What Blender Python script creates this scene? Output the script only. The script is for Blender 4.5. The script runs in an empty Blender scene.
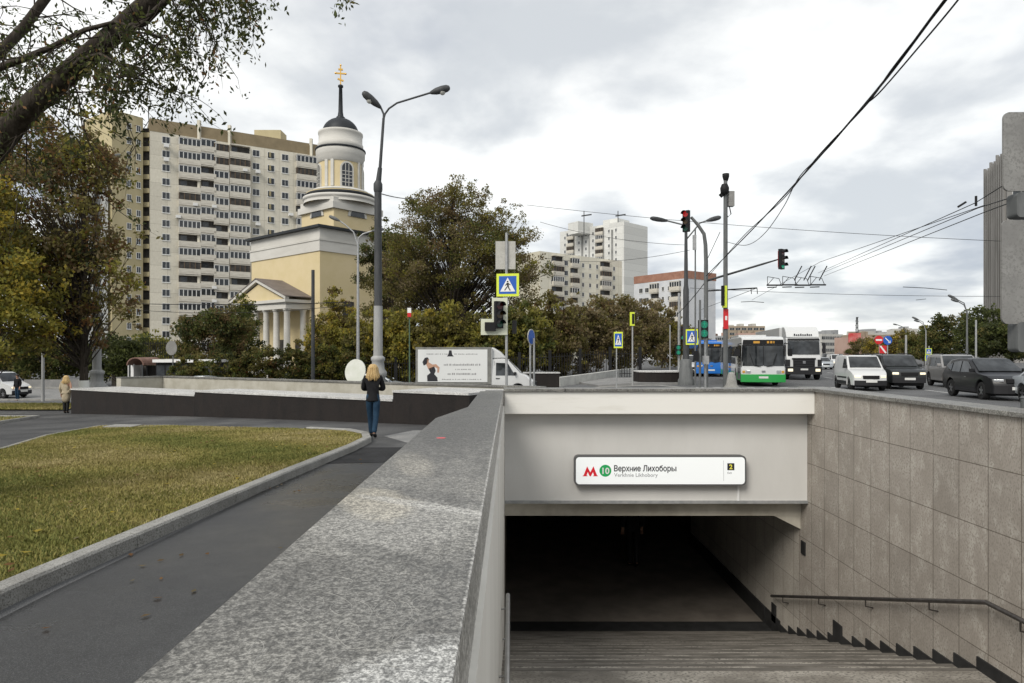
import bpy, bmesh, math, random
import numpy as np
from mathutils import Vector, Matrix, Euler
random.seed(7)
S = bpy.context.scene
COL = S.collection
F, CX, CY, CH = 682.0, 510.0, 353.0, 1.75
R = math.radians
# ------------------------------------------------------------------ geometry of the site
def P(px, py, Y):
    return Vector(((px - CX) * Y / F, Y, CH - (py - CY) * Y / F))
def g(x, y):
    if x < -19: s = .035
    elif x < 0: s = .018 + .017 * (-x / 19)
    elif x < 8: s = .018 - .012 * x / 8
    else: s = .006
    return -s * (min(max(y, 5), 45) - 5)
def G(px, Y):
    x = (px - CX) * Y / F
    return Vector((x, Y, g(x, Y)))
# ------------------------------------------------------------------ objects
def link(o, parent=None):
    COL.objects.link(o)
    if parent: o.parent = parent
    return o
def tag(o, label=None, cat=None, group=None, kind=None):
    if label: o['label'] = label
    if cat: o['category'] = cat
    if group: o['group'] = group
    if kind: o['kind'] = kind
    return o
def thing(name, label, cat, loc=(0, 0, 0), rz=0, group=None):
    o = bpy.data.objects.new(name, None); COL.objects.link(o)
    o.location = loc; o.rotation_euler = (0, 0, rz); o.empty_display_size = .3
    return tag(o, label, cat, group)
def dup(o, parent=None, loc=None, rz=None, label=None):
    c = o.copy(); COL.objects.link(c)
    if parent: c.parent = parent
    if loc is not None: c.location = loc
    if rz is not None: c.rotation_euler = (0, 0, rz)
    if label: c['label'] = label
    for ch in list(o.children): dup(ch, c)
    return c
class MB:
    def __init__(s, mtx=None):
        s.v = []; s.f = []; s.m = []; s.sm = []; s.x = mtx or Matrix(); s.cur = 0
    def add(s, vs, fs, smooth=False, mi=None):
        b = len(s.v); mi = s.cur if mi is None else mi
        s.v += [s.x @ Vector(p) for p in vs]
        for f in fs:
            s.f.append([i + b for i in f]); s.m.append(mi); s.sm.append(smooth)
        return s
    def box(s, x0, x1, y0, y1, z0, z1, mi=None):
        return s.add([(x0,y0,z0),(x1,y0,z0),(x1,y1,z0),(x0,y1,z0),(x0,y0,z1),(x1,y0,z1),(x1,y1,z1),(x0,y1,z1)],
                     [(0,3,2,1),(4,5,6,7),(0,1,5,4),(1,2,6,5),(2,3,7,6),(3,0,4,7)], mi=mi)
    def bar(s, a, b, w, h, mi=None):
        a = Vector(a); b = Vector(b); d = (b - a).normalized()
        up = Vector((0,0,1)) if abs(d.z) < .95 else Vector((0,1,0))
        r = d.cross(up).normalized() * w / 2; u = r.cross(d).normalized() * h / 2
        vs = [a-r-u,a+r-u,a+r+u,a-r+u,b-r-u,b+r-u,b+r+u,b-r+u]
        return s.add(vs, [(0,1,2,3),(7,6,5,4),(0,4,5,1),(1,5,6,2),(2,6,7,3),(3,7,4,0)], mi=mi)
    def tube(s, pts, rs, n=8, cap=True, mi=None, smooth=True):
        pts = [Vector(p) for p in pts]
        if not hasattr(rs, '__len__'): rs = [rs] * len(pts)
        vs = []; fs = []; ref = None
        for i, p in enumerate(pts):
            d = (pts[min(i+1, len(pts)-1)] - pts[max(i-1, 0)]).normalized()
            if ref is None: ref = Vector((1,0,0)) if abs(d.x) < .8 else Vector((0,1,0))
            u = d.cross(ref).normalized(); w = d.cross(u).normalized(); ref = -w if False else ref
            for k in range(n):
                a = 2*math.pi*k/n
                vs.append(p + (u*math.cos(a) + w*math.sin(a)) * rs[i])
        for i in range(len(pts)-1):
            for k in range(n):
                k2 = (k+1) % n
                fs.append((i*n+k, i*n+k2, (i+1)*n+k2, (i+1)*n+k))
        s.add(vs, fs, smooth, mi)
        if cap:
            s.add(vs[:n], [tuple(range(n))], False, mi); s.add(vs[-n:], [tuple(range(n))], False, mi)
        return s
    def lathe(s, prof, c=(0,0,0), n=24, smooth=True, mi=None):
        c = Vector(c); vs = []; fs = []
        for r, z in prof:
            for k in range(n):
                a = 2*math.pi*k/n; vs.append(c + Vector((r*math.cos(a), r*math.sin(a), z)))
        for i in range(len(prof)-1):
            for k in range(n):
                k2 = (k+1) % n; fs.append((i*n+k, i*n+k2, (i+1)*n+k2, (i+1)*n+k))
        return s.add(vs, fs, smooth, mi)
    def prism(s, poly, fr, d, mi=None):       # poly in (a,b); fr = (origin, ua, ub); extruded along d
        o, ua, ub = [Vector(q) for q in fr]; d = Vector(d); n = len(poly)
        vs = [o + ua*a + ub*b for a, b in poly]; vs += [q + d for q in vs]
        fs = [tuple(range(n-1, -1, -1)), tuple(range(n, 2*n))] + [(i, (i+1) % n, n+(i+1) % n, n+i) for i in range(n)]
        return s.add(vs, fs, mi=mi)
    def poly(s, pts, mi=None): return s.add(pts, [tuple(range(len(pts)))], mi=mi)
    def build(s, name, mats, parent=None, world=False, bevel=0):
        if not isinstance(mats, (list, tuple)): mats = [mats]
        me = bpy.data.meshes.new(name)
        off = parent.location if (world and parent) else Vector((0,0,0))
        me.from_pydata([tuple(v - off) for v in s.v], [], s.f)
        for m in mats: me.materials.append(m)
        me.polygons.foreach_set('material_index', s.m)
        me.polygons.foreach_set('use_smooth', s.sm)
        bm = bmesh.new(); bm.from_mesh(me)
        bmesh.ops.recalc_face_normals(bm, faces=bm.faces); bm.to_mesh(me); bm.free()
        me.update()
        o = bpy.data.objects.new(name, me); link(o, parent)
        if bevel:
            b = o.modifiers.new('bevel', 'BEVEL'); b.width = bevel; b.segments = 2; b.limit_method = 'ANGLE'
        return o
# ------------------------------------------------------------------ materials
def M(name, c, c2=None, rough=.8, scale=4, detail=5, bump=0, bscale=None, metal=0, stretch=(1,1,1), lo=.38, hi=.62,
      speck=None, spscale=90, coat=0, emit=None, es=0, rough2=None, transl=0, c3=None, s3=.6):
    m = bpy.data.materials.new(name); m.use_nodes = True
    nt = m.node_tree; N = nt.nodes; L = nt.links; b = N['Principled BSDF']
    b.inputs['Roughness'].default_value = rough; b.inputs['Metallic'].default_value = metal
    b.inputs['Base Color'].default_value = (*c, 1)
    if rough >= .5 and not coat: b.inputs['Specular IOR Level'].default_value = .22
    if coat: b.inputs['Coat Weight'].default_value = coat; b.inputs['Coat Roughness'].default_value = .08
    if emit: b.inputs['Emission Color'].default_value = (*emit, 1); b.inputs['Emission Strength'].default_value = es
    if not (c2 or bump or speck): return m
    tc = N.new('ShaderNodeTexCoord'); mp = N.new('ShaderNodeMapping'); mp.inputs['Scale'].default_value = stretch
    L.new(tc.outputs['Object'], mp.inputs['Vector'])
    out = None
    def noise(sc, dt, lo, hi):
        n = N.new('ShaderNodeTexNoise'); n.inputs['Scale'].default_value = sc; n.inputs['Detail'].default_value = dt
        n.inputs['Roughness'].default_value = .6
        L.new(mp.outputs[0], n.inputs['Vector'])
        r = N.new('ShaderNodeMapRange'); r.inputs['From Min'].default_value = lo; r.inputs['From Max'].default_value = hi
        L.new(n.outputs['Fac'], r.inputs['Value']); return r.outputs[0]
    def mix(fac, a, bb):
        x = N.new('ShaderNodeMix'); x.data_type = 'RGBA'; L.new(fac, x.inputs['Factor'])
        if isinstance(a, tuple): x.inputs[6].default_value = (*a, 1)
        else: L.new(a, x.inputs[6])
        if isinstance(bb, tuple): x.inputs[7].default_value = (*bb, 1)
        else: L.new(bb, x.inputs[7])
        return x.outputs[2]
    cur = c
    if c2:
        f = noise(scale, detail, lo, hi); cur = mix(f, c, c2)
        if rough2 is not None:
            r = N.new('ShaderNodeMapRange'); r.inputs['To Min'].default_value = rough; r.inputs['To Max'].default_value = rough2
            L.new(f, r.inputs['Value']); L.new(r.outputs[0], b.inputs['Roughness'])
    if c3: cur = mix(noise(s3, 3, .5, .68), cur, c3)
    if speck: cur = mix(noise(spscale, 2, .52, .6), cur, speck)
    if not isinstance(cur, tuple): L.new(cur, b.inputs['Base Color'])
    if bump:
        n = N.new('ShaderNodeTexNoise'); n.inputs['Scale'].default_value = bscale or scale*4; n.inputs['Detail'].default_value = 4
        L.new(mp.outputs[0], n.inputs['Vector'])
        bp = N.new('ShaderNodeBump'); bp.inputs['Strength'].default_value = bump; bp.inputs['Distance'].default_value = .02
        L.new(n.outputs['Fac'], bp.inputs['Height']); L.new(bp.outputs[0], b.inputs['Normal'])
    return m
def leafmat(name, c, c2):
    m = M(name, c, c2, rough=.6, scale=3.1, detail=8)
    b = m.node_tree.nodes['Principled BSDF']; N = m.node_tree.nodes; L = m.node_tree.links
    t = N.new('ShaderNodeBsdfTranslucent'); x = N.new('ShaderNodeMixShader'); x.inputs[0].default_value = .5
    col = b.inputs['Base Color'].links[0].from_socket; L.new(col, t.inputs['Color'])
    o = [n for n in N if n.type == 'OUTPUT_MATERIAL'][0]
    L.new(b.outputs[0], x.inputs[1]); L.new(t.outputs[0], x.inputs[2]); L.new(x.outputs[0], o.inputs['Surface'])
    return m
def tilemat(name, c, c2, mort, w, h, ax='yz', rough=.6, c3=None, msize=.006):
    """stone slabs laid out on a wall, mapped by the object's own coordinates in metres"""
    m = M(name, c, c2, rough=rough, scale=2.2, detail=12, stretch=(1.5,1.5,.8), lo=.3, hi=.7, bump=.15, bscale=30, c3=c3, s3=4.5, speck=tuple(q*.9 for q in c) if w < 1 else None, spscale=45)
    N = m.node_tree.nodes; L = m.node_tree.links; b = N['Principled BSDF']
    tc = N.new('ShaderNodeTexCoord'); sp = N.new('ShaderNodeSeparateXYZ'); L.new(tc.outputs['Object'], sp.inputs[0])
    cb = N.new('ShaderNodeCombineXYZ')
    L.new(sp.outputs['Y' if ax[0] == 'y' else 'X'], cb.inputs[0]); L.new(sp.outputs['Z' if ax[1] == 'z' else 'Y'], cb.inputs[1])
    br = N.new('ShaderNodeTexBrick'); br.offset = 0; br.inputs['Scale'].default_value = 1
    br.inputs['Brick Width'].default_value = w; br.inputs['Row Height'].default_value = h
    br.inputs['Mortar Size'].default_value = msize; br.inputs['Mortar Smooth'].default_value = .3
    br.inputs['Color1'].default_value = (.91,.91,.91,1); br.inputs['Color2'].default_value = (1.07,1.07,1.07,1)
    br.inputs['Mortar'].default_value = (*mort, 1); L.new(cb.outputs[0], br.inputs['Vector'])
    x = N.new('ShaderNodeMix'); x.data_type = 'RGBA'; x.blend_type = 'MULTIPLY'; x.inputs['Factor'].default_value = 1
    L.new(b.inputs['Base Color'].links[0].from_socket, x.inputs[6]); L.new(br.outputs['Color'], x.inputs[7])
    L.new(x.outputs[2], b.inputs['Base Color'])
    return m
m_asph = M('asphalt_road', (.075,.077,.08), (.11,.112,.115), rough=.85, scale=.6, speck=(.17,.17,.17), spscale=120, bump=.3, bscale=80)
m_path = M('asphalt_path', (.005,.005,.0052), (.018,.018,.0182), rough=.17, rough2=.48, scale=.5, detail=5, speck=(.06,.061,.062), spscale=150, bump=.12, bscale=120, lo=.35, hi=.65)
m_path2 = M('old_asphalt', (.05,.05,.051), (.095,.095,.094), rough=.7, scale=.45, c3=(.13,.13,.125), s3=.35, speck=(.05,.05,.052), spscale=100, bump=.3, bscale=90)
m_pave = M('pavement_concrete', (.2,.2,.195), (.27,.265,.255), rough=.85, scale=1.2, speck=(.14,.14,.14), spscale=60, bump=.2)
m_kerb = M('kerb_concrete', (.24,.235,.22), (.34,.335,.315), rough=.85, scale=2.5, speck=(.16,.155,.14), spscale=70, bump=.35, bscale=60, lo=.35, hi=.65)
m_soil = M('lawn_soil', (.085,.095,.022), (.15,.13,.04), rough=.95, scale=1.4, detail=8, speck=(.05,.06,.015), spscale=40, bump=.6, bscale=50)
def granite(name, dark, light, stain, rough, gscale=1., blobs=()):
    m = M(name, dark, light, rough=rough, scale=70*gscale, detail=3, lo=.4, hi=.6, rough2=rough+.12)
    N = m.node_tree.nodes; L = m.node_tree.links; b = N['Principled BSDF']
    tc = N.new('ShaderNodeTexCoord')
    def layer(sc, st, lo, hi, col, fac, cur):
        mp = N.new('ShaderNodeMapping'); mp.inputs['Scale'].default_value = st; mp.inputs['Rotation'].default_value = (0,0,.6)
        L.new(tc.outputs['Object'], mp.inputs[0])
        n = N.new('ShaderNodeTexNoise'); n.inputs['Scale'].default_value = sc; n.inputs['Detail'].default_value = 9; n.inputs['Roughness'].default_value = .68
        n.inputs['Distortion'].default_value = .5
        L.new(mp.outputs[0], n.inputs['Vector'])
        r = N.new('ShaderNodeMapRange'); r.inputs['From Min'].default_value = lo; r.inputs['From Max'].default_value = hi; r.inputs['To Max'].default_value = fac
        L.new(n.outputs['Fac'], r.inputs['Value'])
        x = N.new('ShaderNodeMix'); x.data_type = 'RGBA'; L.new(r.outputs[0], x.inputs['Factor']); L.new(cur, x.inputs[6]); x.inputs[7].default_value = (*col, 1)
        return x.outputs[2]
    x0 = N.new('ShaderNodeRGB'); x0.outputs[0].default_value = (*[(a+bb)/2 for a, bb in zip(dark, light)], 1); cur = x0.outputs[0]
    cur = layer(.9, (1,1,1), .46, .6, stain, .6, cur)
    cur = layer(3.2, (2.4,.7,1), .5, .64, tuple(q*.8 for q in dark), .45, cur)
    cur = layer(6, (.6,1.6,1), .52, .66, tuple(q*1.1 for q in stain), .35, cur)
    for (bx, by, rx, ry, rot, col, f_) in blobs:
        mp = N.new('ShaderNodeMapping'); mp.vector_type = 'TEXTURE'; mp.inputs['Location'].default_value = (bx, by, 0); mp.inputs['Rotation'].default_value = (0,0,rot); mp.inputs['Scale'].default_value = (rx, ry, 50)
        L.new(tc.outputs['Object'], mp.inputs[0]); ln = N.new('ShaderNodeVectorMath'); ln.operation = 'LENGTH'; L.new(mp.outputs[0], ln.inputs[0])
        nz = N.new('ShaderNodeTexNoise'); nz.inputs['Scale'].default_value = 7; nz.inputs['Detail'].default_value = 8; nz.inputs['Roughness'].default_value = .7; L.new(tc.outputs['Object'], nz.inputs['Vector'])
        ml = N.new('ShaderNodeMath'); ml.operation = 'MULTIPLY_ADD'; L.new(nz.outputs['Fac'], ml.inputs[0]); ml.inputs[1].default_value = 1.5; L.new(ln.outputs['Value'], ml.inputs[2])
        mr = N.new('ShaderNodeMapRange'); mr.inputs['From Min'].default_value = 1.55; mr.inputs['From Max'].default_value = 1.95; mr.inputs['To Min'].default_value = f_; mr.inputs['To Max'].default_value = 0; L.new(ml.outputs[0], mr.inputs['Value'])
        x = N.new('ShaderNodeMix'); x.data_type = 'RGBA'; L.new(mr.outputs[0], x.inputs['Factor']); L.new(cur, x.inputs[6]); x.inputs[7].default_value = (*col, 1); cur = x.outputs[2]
    for sc_, lo_, hi_, a_, b_ in ((52*gscale, .4, .6, .55, 1.35), (120*gscale, .44, .56, .55, 1.25)):
        n = N.new('ShaderNodeTexNoise'); n.inputs['Scale'].default_value = sc_; n.inputs['Detail'].default_value = 2; n.inputs['Roughness'].default_value = .8; L.new(tc.outputs['Object'], n.inputs['Vector'])
        rr = N.new('ShaderNodeMapRange'); rr.inputs['From Min'].default_value = lo_; rr.inputs['From Max'].default_value = hi_; rr.inputs['To Min'].default_value = a_; rr.inputs['To Max'].default_value = b_; L.new(n.outputs['Fac'], rr.inputs['Value'])
        x = N.new('ShaderNodeVectorMath'); x.operation = 'SCALE'; L.new(cur, x.inputs[0]); L.new(rr.outputs[0], x.inputs['Scale']); cur = x.outputs[0]
    L.new(cur, b.inputs['Base Color'])
    return m
m_gran = granite('granite_cap', (.07,.067,.062), (.26,.255,.235), (.27,.262,.235), .42)
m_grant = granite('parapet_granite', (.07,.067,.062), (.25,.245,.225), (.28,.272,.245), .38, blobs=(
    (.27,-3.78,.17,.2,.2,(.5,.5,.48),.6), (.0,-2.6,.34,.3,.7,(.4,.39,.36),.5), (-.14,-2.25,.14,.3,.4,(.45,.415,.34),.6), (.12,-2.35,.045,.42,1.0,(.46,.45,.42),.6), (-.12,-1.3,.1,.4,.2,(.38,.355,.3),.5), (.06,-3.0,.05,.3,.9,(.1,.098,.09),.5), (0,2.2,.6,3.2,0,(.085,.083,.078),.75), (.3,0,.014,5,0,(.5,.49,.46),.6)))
m_gran2 = granite('granite_cap_light', (.42,.42,.41), (.6,.59,.57), (.7,.69,.66), .4)
m_grand = M('dark_granite', (.009,.0075,.007), (.018,.0145,.013), rough=.62, rough2=.8, scale=3, speck=(.035,.03,.028), spscale=150, stretch=(1,1,.4))
m_stone = tilemat('wall_slabs', (.285,.255,.22), (.375,.34,.3), (.42,.4,.38), .44, .62, 'yz', .55, c3=(.42,.39,.345))
m_plas = M('white_plaster', (.62,.6,.55), (.7,.68,.63), rough=.8, scale=1.6, bump=.08, bscale=40, stretch=(1,1,.3))
m_lint = M('grey_plaster', (.56,.55,.525), (.6,.59,.565), rough=.75, scale=1.2, bump=.06, bscale=40, stretch=(1.2,1,.5))
m_band = M('white_band_paint', (.76,.745,.7), (.66,.64,.58), rough=.65, scale=3, stretch=(.4,1,3), lo=.52, hi=.75)
m_beam = M('cream_beam', (.5,.47,.4), (.36,.33,.27), rough=.8, scale=2)
m_tread = M('stair_granite', (.19,.173,.147), (.31,.288,.25), rough=.6, scale=3, detail=10, speck=(.12,.11,.095), spscale=45, c3=(.1,.09,.076), s3=1.6, stretch=(.6,1.2,1), bump=.1, lo=.42, hi=.58)
m_tfloor = M('tunnel_floor', (.12,.105,.09), (.17,.15,.128), rough=.5, scale=2)
m_black = M('black_stone', (.02,.02,.02), (.03,.03,.03), rough=.5, scale=5)
m_ceil = M('tunnel_ceiling', (.3,.3,.28), (.2,.2,.19), rough=.9, scale=1)
m_steel = M('brushed_steel', (.42,.42,.42), (.5,.5,.5), rough=.35, metal=.9, scale=8)
m_dsteel = M('dark_rail', (.06,.055,.05), (.1,.09,.085), rough=.4, metal=.6, scale=8)
m_pole = M('pole_grey', (.1,.105,.105), (.145,.15,.15), rough=.6, scale=6, stretch=(1,1,.2))
m_poled = M('pole_dark', (.045,.048,.05), (.07,.072,.075), rough=.55, scale=6, stretch=(1,1,.2))
m_polel = M('pole_light', (.27,.275,.27), (.34,.34,.335), rough=.65, scale=5, stretch=(1,1,.2))
m_galv = M('galvanised', (.3,.31,.31), (.4,.4,.4), rough=.5, metal=.4, scale=9)
m_wire = M('wire_black', (.012,.012,.013), rough=.6)
m_signback = M('sign_back', (.23,.225,.215), (.29,.285,.27), rough=.5, metal=.3, scale=2.5, speck=(.21,.205,.195), spscale=35)
m_white = M('white_enamel', (.75,.75,.74), rough=.4)
m_blue = M('sign_blue', (.01,.09,.42), rough=.4)
m_red = M('sign_red', (.55,.015,.02), rough=.4)
m_yel = M('sign_yellow_green', (.62,.72,.05), rough=.45)
m_blk = M('matt_black', (.012,.012,.013), rough=.6)
m_rub = M('rubber', (.018,.018,.018), rough=.85)
m_gold = M('gold', (.7,.42,.1), rough=.35, metal=.8)
m_glass = M('dark_glass', (.02,.024,.028), (.045,.05,.055), rough=.07, scale=1.5)
m_cglass = M('car_glass', (.012,.014,.016), (.05,.055,.06), rough=.04, scale=1.3, detail=2)
m_bark = M('bark', (.028,.022,.017), (.065,.054,.043), rough=.95, scale=6, stretch=(3,3,.5), bump=.9, bscale=14)
m_barkl = M('bark_light', (.09,.078,.062), (.15,.13,.105), rough=.95, scale=6, stretch=(3,3,.5), bump=.8)
m_lime = M('limewash', (.7,.7,.66), rough=.9)
LV = {k: leafmat('leaves_' + k, *v) for k, v in dict(
    dark=((.035,.045,.016), (.065,.075,.026)), olive=((.12,.11,.034), (.19,.16,.055)), brown=((.13,.088,.042), (.2,.135,.065)),
    rust=((.17,.085,.035), (.24,.13,.05)), yellow=((.32,.25,.045), (.48,.37,.06)), ygreen=((.19,.185,.036), (.3,.265,.055)),
    green=((.075,.095,.028), (.13,.145,.042)), tan=((.18,.145,.08), (.26,.205,.11))).items()}
# ------------------------------------------------------------------ ground sheets
xs = sorted(set([-400,-250,-160,-110,-80,-60] + list(range(-45, 46)) + [-.4, 5.02] + [52,60,80,110,160,250,400,700]))
ys = sorted(set([-60,-40,-25,-15,-10,-6,-4] + list(range(-3, 62)) + [10.92] + [66,75,90,120,170,250,400,700,1200]))
v = [(x, y, g(x, y)) for y in ys for x in xs]; nx = len(xs); fc = []
for j in range(len(ys)-1):
    for i in range(nx-1):
        if xs[i] >= -.41 and xs[i+1] <= 5.03 and ys[j] >= -4.01 and ys[j+1] <= 10.93: continue
        fc.append((j*nx+i, j*nx+i+1, (j+1)*nx+i+1, (j+1)*nx+i))
me = bpy.data.meshes.new('ground'); me.from_pydata(v, [], fc); me.materials.append(m_asph)
o = bpy.data.objects.new('ground', me); link(o); tag(o, kind='structure', label='dark asphalt ground sloping gently away')
def drape(name, poly, dz, mat, depth=0, kind='structure', label=None, parent=None):
    """a sheet (or a slab with sides when depth>0) laid on the sloping ground"""
    bm = bmesh.new(); f = bm.faces.new([bm.verts.new((x, y, 0)) for x, y in poly])
    x0, x1 = min(p[0] for p in poly), max(p[0] for p in poly); y0, y1 = min(p[1] for p in poly), max(p[1] for p in poly)
    for ax, arr, a, b in ((0, xs, x0, x1), (1, ys, y0, y1)):
        for q in arr:
            if a < q < b:
                bmesh.ops.bisect_plane(bm, geom=bm.verts[:]+bm.edges[:]+bm.faces[:], plane_co=(q,0,0) if ax == 0 else (0,q,0), plane_no=(1,0,0) if ax == 0 else (0,1,0))
    if depth:
        r = bmesh.ops.extrude_face_region(bm, geom=bm.faces[:])
        top = {e for e in r['geom'] if isinstance(e, bmesh.types.BMVert)}
        for vv in bm.verts: vv.co.z = g(vv.co.x, vv.co.y) + (dz if vv in top else dz - depth)
    else:
        for vv in bm.verts: vv.co.z = g(vv.co.x, vv.co.y) + dz
    bmesh.ops.recalc_face_normals(bm, faces=bm.faces)
    me = bpy.data.meshes.new(name); bm.to_mesh(me); bm.free()
    if not depth and len(me.polygons) and me.polygons[0].normal.z < 0: me.flip_normals()
    me.materials.append(mat); o = bpy.data.objects.new(name, me); link(o, parent)
    return tag(o, label, kind=kind)
LAWN = [(-3.55,-2),(-3.55,4.7),(-3.32,10),(-3.12,13.4),(-3.12,14.9),(-3.4,16.0),(-4.0,16.9),(-5.2,17.6),(-7.5,18.4),(-9.6,19.25),(-11.7,19.45),(-11.2,16.5),(-10.1,13.6),(-9.3,8),(-9,-2)]
LAWN2 = [(-16.3,20.5),(-16.7,22.3),(-17.9,25.9),(-26,27.5),(-40,24),(-40,19)]
LAWN3 = [(-20.5,31.6),(-24,38.2),(-50,40),(-50,33)]
drape('footpath', [(-3.5,-4),(-.55,-4),(-.55,13.3),(-3.2,13.3)], .004, m_path, label='dark damp asphalt footpath beside the parapet')
drape('asphalt_patch', [(-3.2,11.6),(-.66,11.9),(-.66,13.9),(-3.1,13.9)], .008, M('patch_asphalt', (.016,.016,.0165), (.03,.03,.031), rough=.85, scale=2, bump=.4, bscale=90), label='darker repair patch at the far end of the footpath')
drape('old_path', [(-45,19),(-11,3),(-3.2,13.3),(-.4,13.3),(-.4,18),(-2,19.2),(-19.5,30.5),(-20,33),(-45,33)], .004, m_path2, label='grey worn asphalt walk round the lawn')
drape('pale_slabs', [(-1.9,14.1),(-.7,14.1),(-.7,17.6),(-2.5,17.6),(-3.0,16.2)], .009, m_pave, label='pale paving patch by the stair wall')
drape('lawn', LAWN, .075, m_soil, label='yellowing lawn with clipped grass')
drape('lawn_edge', LAWN2, .05, m_soil, label='worn lawn corner at the left')
drape('verge', LAWN3, .06, m_soil, label='green verge along the side street')
drape('street', [(-160,45),(-160,60),(-24,60),(-24,45)], .006, m_pave, label='pale side street at the left')
def kerb(path, w=.2, h=.13, closed=False, label='', name='kerb', seg=1.0):
    """kerb stones following a path, each stone its own piece with a tiny joint"""
    mb = MB(); pts = [Vector((a, b, 0)) for a, b in path]
    # resample
    out = []; 
    for a, b in zip(pts[:-1], pts[1:]):
        n = max(1, int((b-a).length / .25)); out += [a.lerp(b, i/n) for i in range(n)]
    out.append(pts[-1])
    n = len(out); per = max(2, int(seg/.25))
    L_ = []; 
    for i, p in enumerate(out):
        d = (out[min(i+1, n-1)] - out[max(i-1, 0)]).normalized(); nn = Vector((-d.y, d.x, 0)) * w/2
        L_.append((p-nn, p+nn, d))
    i = 0
    while i < n-1:
        j = min(i+per, n-1)
        sec = []
        for k in range(i, j+1):
            a, b, d = L_[k]
            sh = d*.006 if k == i else (-d*.006 if k == j else Vector((0,0,0)))
            a = a+sh; b = b+sh; z = g(a.x, a.y)
            c = .02
            sec.append([(a.x,a.y,z-.05),(a.x,a.y,z+h-c),(a.x+(b.x-a.x)*.1,a.y+(b.y-a.y)*.1,z+h),(b.x-(b.x-a.x)*.1,b.y-(b.y-a.y)*.1,z+h),(b.x,b.y,z+h-c),(b.x,b.y,z-.05)])
        vs = [q for s_ in sec for q in s_]; m = len(sec); fs = []
        for k in range(m-1):
            for q in range(5): fs.append((k*6+q, k*6+q+1, (k+1)*6+q+1, (k+1)*6+q))
        fs.append(tuple(range(6))); fs.append(tuple((m-1)*6+q for q in range(6)))
        mb.add(vs, fs); i = j
    o = mb.build(name, m_kerb); return tag(o, label, kind='structure')
kerb([(-5.2,17.62),(-7.5,18.42),(-9.6,19.27)], .07, .09, label='thin kerb along the far edge of the lawn')
kerb([(-3.55,-2),(-3.55,4.7),(-3.32,10),(-3.12,13.4),(-3.12,14.9),(-3.4,16.0),(-4.0,16.9),(-5.2,17.6)], .18, .13, label='long weathered kerb round the lawn', seg=2.0)
kerb([(-9.6,19.3),(-11.7,19.5),(-11.2,16.5),(-10.1,13.6),(-9.3,8)], .1, .1, label='thin kerb on the left edge of the lawn')
kerb([(-40,19),(-16.3,20.5),(-16.7,22.3),(-17.9,25.9),(-26,27.5)], .1, .1, label='thin kerb round the worn lawn corner')
kerb([(-24,45),(-60,45)], .2, .12, label='kerb on the near side of the street')
kerb([(-24,60.2),(-100,60.2)], .2, .15, label='kerb on the far side of the street')
t_ = MB(); c_ = G(136,19.1); t_.box(c_.x-.7,c_.x+.1,18.7,19.3,c_.z,c_.z+.12); t_.box(c_.x+.15,c_.x+.75,18.6,19.1,c_.z,c_.z+.1)
tag(t_.build('access_cover', m_kerb), 'flat concrete access cover at the far edge of the lawn', 'cover')
# grass blades
rng = np.random.default_rng(3)
def inpoly(px, py, poly):
    ins = np.zeros(len(px), bool); n = len(poly); j = n-1
    for i in range(n):
        xi, yi = poly[i]; xj, yj = poly[j]
        c = ((yi > py) != (yj > py)) & (px < (xj-xi)*(py-yi)/((yj-yi) or 1e-9)+xi); ins ^= c; j = i
    return ins
def npmesh(name, verts, nper, mats, mi=None, parent=None):
    """mesh made of many separate n-gons, all with nper corners"""
    nv = len(verts); nf = nv//nper
    me = bpy.data.meshes.new(name)
    me.vertices.add(nv); me.vertices.foreach_set('co', np.ascontiguousarray(verts, dtype=np.float32).ravel())
    me.loops.add(nv); me.loops.foreach_set('vertex_index', np.arange(nv, dtype=np.int32))
    me.polygons.add(nf); me.polygons.foreach_set('loop_start', np.arange(0, nv, nper, dtype=np.int32))
    for m in mats: me.materials.append(m)
    if mi is not None: me.polygons.foreach_set('material_index', mi.astype(np.int32))
    me.update(calc_edges=True); me.validate()
    o = bpy.data.objects.new(name, me); link(o, parent); return o
m_gr = [M('grass_a', (.17,.16,.042), (.28,.245,.08), rough=.8, scale=.9, detail=4), M('grass_b', (.36,.3,.14), (.25,.21,.075), rough=.8, scale=1.1), M('grass_c', (.12,.135,.034), (.18,.18,.05), rough=.8, scale=1)]
def grass(name, poly, n, h, dz, label, dens=None):
    x0, x1 = min(p[0] for p in poly), max(p[0] for p in poly); y0, y1 = min(p[1] for p in poly), max(p[1] for p in poly)
    x = rng.uniform(x0, x1, n); y = rng.uniform(0, 1, n)**1.25*(y1-max(y0, 3.5))+max(y0, 3.5)
    k = inpoly(x, y, poly) & (np.abs(x) < .8*y+1); x = x[k]; y = y[k]; n = len(x)
    z = np.array([g(a, b) for a, b in zip(x, y)]) + dz
    th = rng.uniform(0, 6.28, n); hh = h*rng.uniform(.5, 1.3, n); w = .0038*rng.uniform(.7, 1.5, n)*(1+y/9)
    lx = rng.normal(0, .5, n)*hh; ly = rng.normal(0, .5, n)*hh
    b = np.stack([x, y, z], 1); dx = np.stack([np.cos(th)*w, np.sin(th)*w, np.zeros(n)], 1)
    t = b + np.stack([lx, ly, hh], 1)
    pat = np.sin(x*1.3+np.sin(y*.9)*2)+np.sin(y*1.1+x*.7)+rng.normal(0, .9, n)
    mi = np.where(pat > .9, 1, np.where(pat < -.9, 2, 0))
    o = npmesh(name, np.stack([b-dx, b+dx, t], 1).reshape(-1, 3), 3, m_gr, mi)
    return tag(o, label, 'grass', kind='stuff')
grass('grass', LAWN, 430000, .032, .075, 'short yellow green grass covering the lawn')
grass('grass', LAWN2, 25000, .05, .05, 'tired grass on the small left corner lawn')
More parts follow.
